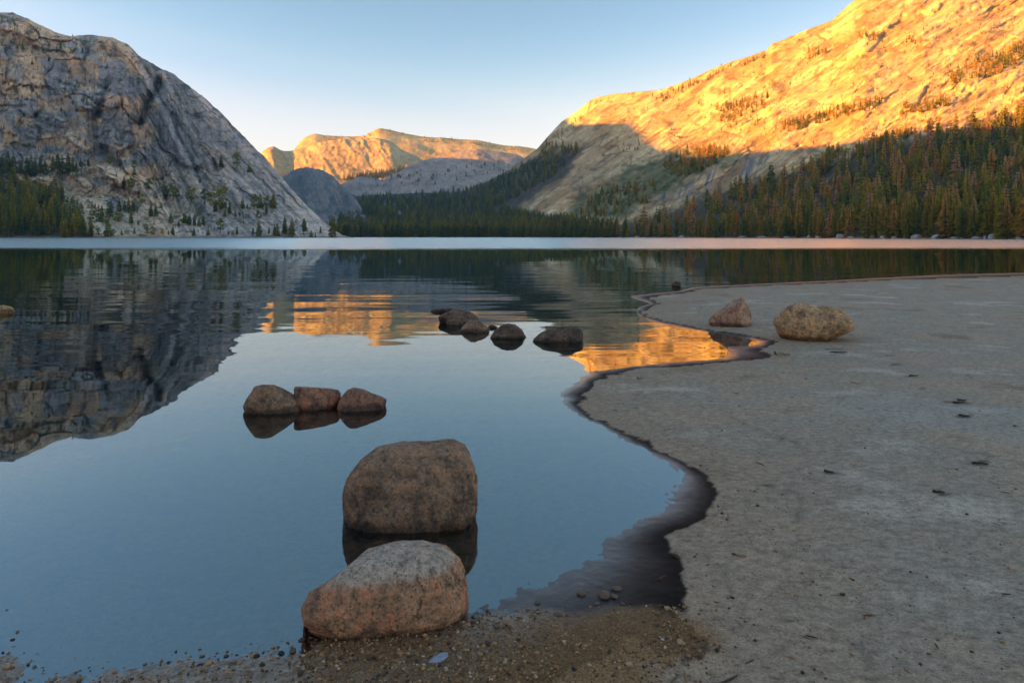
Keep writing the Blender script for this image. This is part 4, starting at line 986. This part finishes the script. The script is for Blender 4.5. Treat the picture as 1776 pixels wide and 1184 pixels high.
# forest behind
Rf = [(1040, 411), (1120, 385), (1210, 358), (1290, 330), (1370, 312), (1450, 290), (1520, 262), (1600, 245), (1700, 222), (1790, 205), (1980, 170), (1980, 405), (1776, 412), (1300, 412)]
forest('forest', 'dense mixed conifer forest climbing the slope behind the right shore', in_poly(Rf, 1100, 531),
       lambda x, y, p, r: r.uniform(0.5, 1.25) * np.interp(x, [1000, 1300, 1500, 1776], [26, 38, 46, 56]) * np.interp(y, [200, 300, 412], [0.75, 0.85, 1.0]) / F * p[1],
       lambda x, y, r: r.choice([0.1, 0.3, 0.42, 0.55, 0.65, 0.85, 1.0], p=[.14, .18, .18, .17, .14, .12, .07]) + r.normal(0, 0.05), T_right, 533, LO, 0.02)
Vf = [(560, 411), (590, 375), (605, 350), (660, 345), (740, 342), (800, 335), (850, 318), (900, 295), (950, 268), (985, 285), (960, 305), (900, 340), (860, 362), (900, 372), (1000, 385), (1060, 395), (1060, 411)]
forest('forest', 'dark bluish conifer forest filling the valley at the lake head', in_poly(Vf, 2000, 541) + [(x, 411.2) for x in np.random.default_rng(5).uniform(575, 1060, 230)],
       lambda x, y, p, r: r.uniform(0.7, 1.15) * np.interp(y, [270, 340, 390, 411], [13, 14, 19, 26]) / F * p[1], lambda x, y, r: r.choice([0.05, 0.15, 0.3, 0.45]), T_right, 543, LO)
# belts of trees on the sunlit face
belts = [([(940, 258), (1000, 258), (1012, 268), (960, 285), (930, 290)], 60, 18), ([(1150, 290), (1190, 262), (1265, 265), (1240, 290), (1180, 310)], 120, 18), ([(1020, 345), (1080, 320), (1150, 318), (1130, 350), (1060, 375), (1000, 385)], 120, 16),
    ([(1240, 185), (1330, 165), (1340, 185), (1250, 215)], 70, 14), ([(1335, 222), (1400, 205), (1480, 185), (1530, 172), (1530, 186), (1450, 207), (1360, 232)], 130, 14), ([(1240, 205), (1300, 200), (1330, 215), (1260, 226)], 25, 10),
    ([(1650, 130), (1720, 95), (1790, 80), (1790, 110), (1700, 140), (1640, 150)], 110, 18), ([(1560, 190), (1640, 175), (1650, 185), (1560, 205)], 45, 16), ([(1135, 170), (1200, 145), (1330, 92), (1330, 100), (1240, 135), (1150, 178)], 90, 9),
    ([(1390, 95), (1420, 85), (1440, 92), (1400, 108)], 22, 12), ([(1490, 65), (1530, 58), (1520, 72), (1490, 72)], 16, 12), ([(1560, 70), (1610, 62), (1600, 78), (1560, 80)], 8, 10), ([(1380, 300), (1450, 262), (1560, 235), (1640, 220), (1500, 262), (1400, 300)], 90, 20),
    ([(1000, 180), (1400, 60), (1776, 20), (1776, 200), (1400, 260), (1200, 270), (1050, 215)], 480, 6), ([(1040, 262), (1100, 240), (1120, 255), (1060, 300)], 14, 8), ([(980, 215), (1000, 200), (1010, 205), (985, 235), (950, 262), (945, 250)], 40, 6)]
bp, bh = [], {}
for k, (pl, nn, hh) in enumerate(belts):
    for q in in_poly(pl, nn, 600 + k): bp.append(tuple(q)); bh[tuple(q)] = hh
forest('forest', 'scattered belts of conifers on the sunlit mountainside', bp, lambda x, y, p, r: r.uniform(0.6, 1.15) * bh[(x, y)] / F * p[1], lambda x, y, r: r.choice([0.2, 0.4, 0.55, 0.75]), T_right, 551, LO + LP[:1])
wp = in_poly([(580, 312), (640, 300), (720, 288), (800, 262), (830, 256), (760, 274), (700, 298), (640, 312)], 150, 561)
forest('forest', 'dark line of trees between the far domes', [(x, y + 3) for x, y in wp], lambda x, y, p, r: r.uniform(7, 11) / F * p[1], lambda x, y, r: 0.15, T_m2, 563, LO)
forest('forest', 'thin fringe of trees along the far ridge', [(x, float(M2b(x)) + random.uniform(1, 9)) for x in np.random.default_rng(9).uniform(560, 930, 150)], lambda x, y, p, r: r.uniform(3, 5.5) / F * p[1], lambda x, y, r: 0.3, T_m2b, 565, LO)
forest('forest', 'small trees dotted over the low whaleback', in_poly([(600, 322), (700, 300), (900, 275), (930, 290), (820, 312), (700, 326)], 60, 567), lambda x, y, p, r: r.uniform(4, 8) / F * p[1], lambda x, y, r: 0.2, T_whale, 569, LO)

# --- pale boulders on the far right shore
sh = [(1105, 413, 8, 3), (1184, 413, 12, 4), (1290, 413.6, 18, 4), (1322, 413.8, 16, 3.4), (1365, 414, 12, 3), (1404, 413.8, 9, 6), (1420, 414, 11, 4), (1457, 414, 16, 8), (1476, 414.4, 14, 3.5), (1536, 414.4, 20, 7), (1551, 414.6, 12, 4), (1590, 414.8, 20, 8), (1628, 414.8, 24, 8),
      (1655, 415, 12, 3), (1693, 415, 14, 3.5), (1722, 415, 16, 9), (1742, 415, 14, 5), (1768, 415.3, 10, 3), (1572, 414.7, 8, 3), (1670, 415, 8, 3), (1512, 414.4, 9, 5), (1710, 414.9, 8, 5)]
n_, f_ = ico(3)
for i, (x, y, w, h) in enumerate(sh):
    d = float(R_d0(x)) + 1.5; W = w / F * d; Hh = h / F * d
    rs = np.random.default_rng(700 + i); v = n_ * (1 + 0.22 * fbm3(n_[:, 0] * 1.3 + i * 5, n_[:, 1] * 1.3, n_[:, 2] * 1.3, 3, 700 + i))[:, None]
    g = 0
    for q in range(8):
        m = rs.normal(size=3); m /= np.linalg.norm(m); g = g + (np.maximum(0, n_ @ m) / rs.uniform(0.75, 1.0)) ** 10
    v = v * np.minimum(1, (g + 1) ** -0.1)[:, None] * np.array((W * 0.55, W * 0.4, Hh * 1.0))
    o = obj('shore_boulder', mesh_from('shore_boulder', v, f_, rk_pale, False), None, ((x - CX) / F * d, d, 0.25))
    tag(o, 'pale granite boulder on the bank below the right shore forest', 'boulder', 'pale boulders along the right shore')

# ------------------------------------------------------------------ gravel, pebbles, twigs
def gravel():
    r = np.random.default_rng(801); n, f = ico(1)
    gp = np.array(grav_poly); lo, hi = gp.min(0), gp.max(0); lo = np.maximum(lo, (-2.4, 1.4)); hi = np.minimum(hi, (1.3, 3.2))
    P = r.uniform(lo, hi, (26000, 2))
    sd = poly_sd(P[:, 0], P[:, 1], grav_poly) + 0.08 * r.normal(size=len(P)); P = P[sd > 0]
    dens = fbm2(P[:, 0] / 0.2, P[:, 1] / 0.2, 3, 803); P = P[dens + r.uniform(-0.5, 0.7, len(P)) > 0][:9500]
    size = np.exp(r.normal(math.log(0.0036), 0.38, len(P))); size = np.clip(size, 0.002, 0.011)
    VV = np.empty((len(P), len(n), 3)); 
    for i in range(len(P)):
        s = size[i] * r.uniform(0.7, 1.3, 3) * np.array((1, 1, 0.75))
        a = r.uniform(0, 6.28); c_, s_ = math.cos(a), math.sin(a)
        v = n * s * (1 + 0.25 * r.normal(size=(len(n), 1)).clip(-1, 1))
        z = beach_z(P[i, 0], P[i, 1]) + size[i] * 0.25
        VV[i] = np.stack([v[:, 0] * c_ - v[:, 1] * s_ + P[i, 0], v[:, 0] * s_ + v[:, 1] * c_ + P[i, 1], v[:, 2] + z], -1)
    FF = (f[None] + (np.arange(len(P)) * len(n))[:, None, None]).reshape(-1, 3)
    tn = np.repeat(r.uniform(0, 1, len(P)), len(n))
    m, nn, l, b = new_mat('gravel')
    at = N(nn, 'ShaderNodeAttribute', attribute_name='tone')
    c = ramp(nn, l, at.outputs['Fac'], [(0.0, (0.05, 0.028, 0.018)), (0.35, (0.20, 0.10, 0.042)), (0.7, (0.40, 0.20, 0.075)), (0.95, (0.46, 0.28, 0.14)), (1.0, (0.6, 0.48, 0.36))]).outputs[0]
    l.new(c, b.inputs['Base Color']); b.inputs['Roughness'].default_value = 0.55; b.inputs['Specular IOR Level'].default_value = 0.4
    tag(obj('gravel', mesh_from('gravel', VV.reshape(-1, 3), FF, m, False, {'tone': ('FLOAT', tn)})), 'coarse brown gravel along the wet margin at the boulder', 'gravel', None, 'stuff')
gravel()

def grit():
    r = np.random.default_rng(851); n, f = ico(1)
    yy = r.uniform(640, 1200, 1300); xx = r.uniform(1000, 1800, 1300)
    P = np.array([ground_pt(x, y, 0.04) for x, y in zip(xx, yy)])
    sd = poly_sd(P[:, 0], P[:, 1], dry); keep = (sd > 0.04) & (r.random(len(P)) < 0.25 + 0.75 * np.exp(-np.maximum(sd, 0) / 0.35))
    P = P[keep]; VV = np.empty((len(P), len(n), 3))
    for i in range(len(P)):
        sz = np.clip(math.exp(r.normal(math.log(0.0028), 0.45)), 0.0015, 0.009) * (1 + 0.12 * P[i, 1]); L = 1.0 if r.random() < 0.85 else r.uniform(3, 7)
        a = r.uniform(0, 6.28); c_, s_ = math.cos(a), math.sin(a)
        vv = n * np.array((sz * L, sz / L ** 0.35, sz * 0.6)) * (1 + 0.25 * r.normal(size=(len(n), 1)).clip(-1, 1))
        VV[i] = np.stack([vv[:, 0] * c_ - vv[:, 1] * s_ + P[i, 0], vv[:, 0] * s_ + vv[:, 1] * c_ + P[i, 1], vv[:, 2] + beach_z(P[i, 0], P[i, 1]) + sz * 0.3], -1)
    FF = (f[None] + (np.arange(len(P)) * len(n))[:, None, None]).reshape(-1, 3)
    tag(obj('grit', mesh_from('grit', VV.reshape(-1, 3), FF, bpy.data.materials['gravel'], False, {'tone': ('FLOAT', np.repeat(r.uniform(0, 0.8, len(P)), len(n)))})),
        'loose grit and needle scraps strewn over the dry sand', 'grit', None, 'stuff')
grit()

pb = [simple_mat('pebble_ochre', (0.42, 0.30, 0.16), 0.7, 0.2, 60), simple_mat('pebble_black', (0.04, 0.035, 0.032), 0.6, 0.2, 60), simple_mat('pebble_brown', (0.17, 0.10, 0.06), 0.6, 0.2, 60), simple_mat('pebble_white', (0.5, 0.47, 0.43), 0.7, 0.15, 60)]
def pebble(x, y, wpx, m, label, group=None, flat=0.7, z=None, name='pebble', seed=0, cat='pebble', long=1.0):
    g = ground_pt(x, y, 0.02); s = wpx / F * g[1] * 0.5; n, f = ico(3)
    v = n * (1 + 0.28 * fbm3(n[:, 0] * 1.6 + seed, n[:, 1] * 1.6, n[:, 2] * 1.6, 3, 900 + seed))[:, None] * np.array((s, s * 0.8 / long, s * flat))
    o = obj(name, mesh_from(name, v, f, m, True), None, (g[0], g[1], (beach_z(g[0], g[1]) if z is None else z) + s * flat * 0.5))
    o.rotation_euler = (0, 0, seed * 1.3); return tag(o, label, cat, group)
pebble(1179, 1115, 13, pb[0], 'ochre yellow pebble in the dark wet sand beside the dry tongue of sand', seed=1)
pebble(1149, 1109, 7, pb[3], 'whitish round pebble close to the ochre pebble', seed=2)
pebble(1243, 1131, 10, pb[1], 'black pebble at the tip of the dark wet sand', seed=3)
pebble(995, 1158, 9, pb[1], 'small dark pebble in the brown gravel', 'dark pebbles in the gravel', seed=4)
pebble(929, 1169, 8, pb[0], 'tan pebble in the brown gravel', 'tan pebbles in the gravel', seed=5)
pebble(1392, 1171, 8, pb[1], 'black pebble lying on the bare dry sand', 'black pebbles on the dry sand', seed=6)
pebble(1732, 1106, 6, pb[1], 'black pebble lying on the bare dry sand', 'black pebbles on the dry sand', seed=7)
r_ = random.Random(5)
for k, (x, y, w) in enumerate([(444, 1127, 12), (482, 1112, 8), (335, 1146, 11), (346, 1144, 12), (366, 1138, 9), (252, 1141, 8), (292, 1138, 8), (376, 1122, 7), (508, 1118, 14), (488, 1122, 12), (500, 1130, 9), (30, 1086, 8), (22, 1099, 8), (12, 1048, 6), (255, 1163, 11), (275, 1165, 10), (400, 1140, 11), (424, 1135, 9), (380, 1150, 10), (312, 1156, 9), (135, 1169, 7), (455, 1143, 12), (8, 1140, 11), (60, 1146, 9)]):
    pebble(x, y, w, pb[2] if k % 3 else pb[1], 'wet dark brown pebble at the water line of the gravel shore', 'wet pebbles along the gravel water line', z=-0.004, seed=10 + k)
# clods on the wet sand
for k, (x, y, w) in enumerate([(1048, 1028, 26), (1070, 1016, 18), (933, 1038, 12), (1008, 1024, 16), (1036, 1042, 10), (1066, 1030, 14), (968, 1062, 14), (1003, 1064, 10), (1080, 1043, 8)]):
    pebble(x, y, w, pb[2], 'crumbled brown clod on the dark wet sand', 'brown clods on the wet sand', 0.35, seed=40 + k, name='clod', cat='clod')
# blue-grey scrap beside the front boulder
stone_b = simple_mat('blue_grey_flake', (0.36, 0.38, 0.45), 0.5, 0.3, 40)
o = pebble(760, 1140, 36, stone_b, 'pale blue grey flake of stone on the gravel in front of the boulder', flat=0.28, seed=77, name='stone_flake', cat='stone', long=1.8)
o.rotation_euler = (0.1, -0.25, 0.35)

twm = [simple_mat('twig_tan', (0.30, 0.22, 0.13), 0.85, 0.25, 30), simple_mat('twig_dark', (0.05, 0.04, 0.03), 0.9, 0.25, 30), simple_mat('twig_red', (0.22, 0.085, 0.04), 0.85, 0.25, 40)]
def twig(x, y, lpx, ang, m, label, group=None, thick=0.004, seed=0):
    g = ground_pt(x, y, 0.05); L = lpx / F * g[1]; r = random.Random(seed)
    V, Fc = [], []; sides = 6; nseg = 6
    for i in range(nseg + 1):
        t = i / nseg; c = Vector((L * (t - 0.5), r.uniform(-1, 1) * L * 0.03, thick * 0.8 + r.uniform(0, 1) * thick)); rad = thick * (1.0 - 0.55 * t) * r.uniform(0.85, 1.15)
        for k in range(sides):
            a = 6.283 * k / sides; V.append((c.x, c.y + rad * math.cos(a), c.z + rad * math.sin(a)))
    for i in range(nseg):
        for k in range(sides): Fc.append((i * sides + k, (i + 1) * sides + k, (i + 1) * sides + (k + 1) % sides, i * sides + (k + 1) % sides))
    me = mesh_from('twig', np.array(V), np.array(Fc), m, True)
    o = obj('twig', me, None, (g[0], g[1], beach_z(g[0], g[1]))); o.rotation_euler = (0, 0, ang)
    return tag(o, label, 'twig', group)
twig(1357, 613, 30, 0.25, twm[0], 'tan stick lying below the big orange boulder', thick=0.022, seed=1)
twig(1110, 654, 12, 0.5, twm[0], 'short tan stick on the sand near the narrow wet band', thick=0.014, seed=2)
for k, (x, y, l, a) in enumerate([(1168, 946, 14, 0.9), (1150, 984, 16, 0.6), (1171, 950, 12, 2.2), (1145, 988, 10, 0.2)]):
    twig(x, y, l, a, twm[2], 'thin red brown needle at the edge of the wet sand', 'red brown needles at the wet edge', 0.0025, 20 + k)
for k, (x, y, l, a) in enumerate([(1505, 1057, 16, 0.2), (1512, 1058, 16, 0.1), (1499, 1061, 9, 1.1)]):
    twig(x, y, l, a, twm[2], 'thin red brown needle on the open dry sand', 'red brown needles on the dry sand', 0.0025, 30 + k)
for k, (x, y, l, a) in enumerate([(1663, 697, 22, 0.15), (1668, 695, 14, -0.5), (1585, 651, 18, 0.3), (1672, 720, 16, -0.1), (1700, 801, 24, -0.3), (1438, 813, 16, -0.4), (1628, 848, 18, -0.2), (1455, 609, 30, 0.03)]):
    twig(x, y, l, a, twm[1], 'dark twig lying in a scuff of the dry sand', 'dark twigs on the dry sand', 0.008, 50 + k)

# ------------------------------------------------------------------ evening haze
hm = bpy.data.materials.new('haze'); hm.use_nodes = True; nt = hm.node_tree
nt.nodes.remove(nt.nodes['Principled BSDF'])
pv = nt.nodes.new('ShaderNodeVolumePrincipled'); pv.inputs['Color'].default_value = (0.5, 0.80, 1.0, 1); pv.inputs['Density'].default_value = 0.00007
nt.links.new(pv.outputs[0], nt.nodes['Material Output'].inputs['Volume'])
x0, x1, y0, y1, z0, z1 = -9500, 9500, -9500, 9500, -8.0, 1100.0
hv = [(x, y, z) for z in (z0, z1) for y in (y0, y1) for x in (x0, x1)]
hf = [(0, 2, 3, 1), (4, 5, 7, 6), (0, 1, 5, 4), (2, 6, 7, 3), (0, 4, 6, 2), (1, 3, 7, 5)]
tag(obj('haze', mesh_from('haze', hv, hf, hm, False)), 'thin blue evening haze filling the valley', 'haze', None, 'stuff')
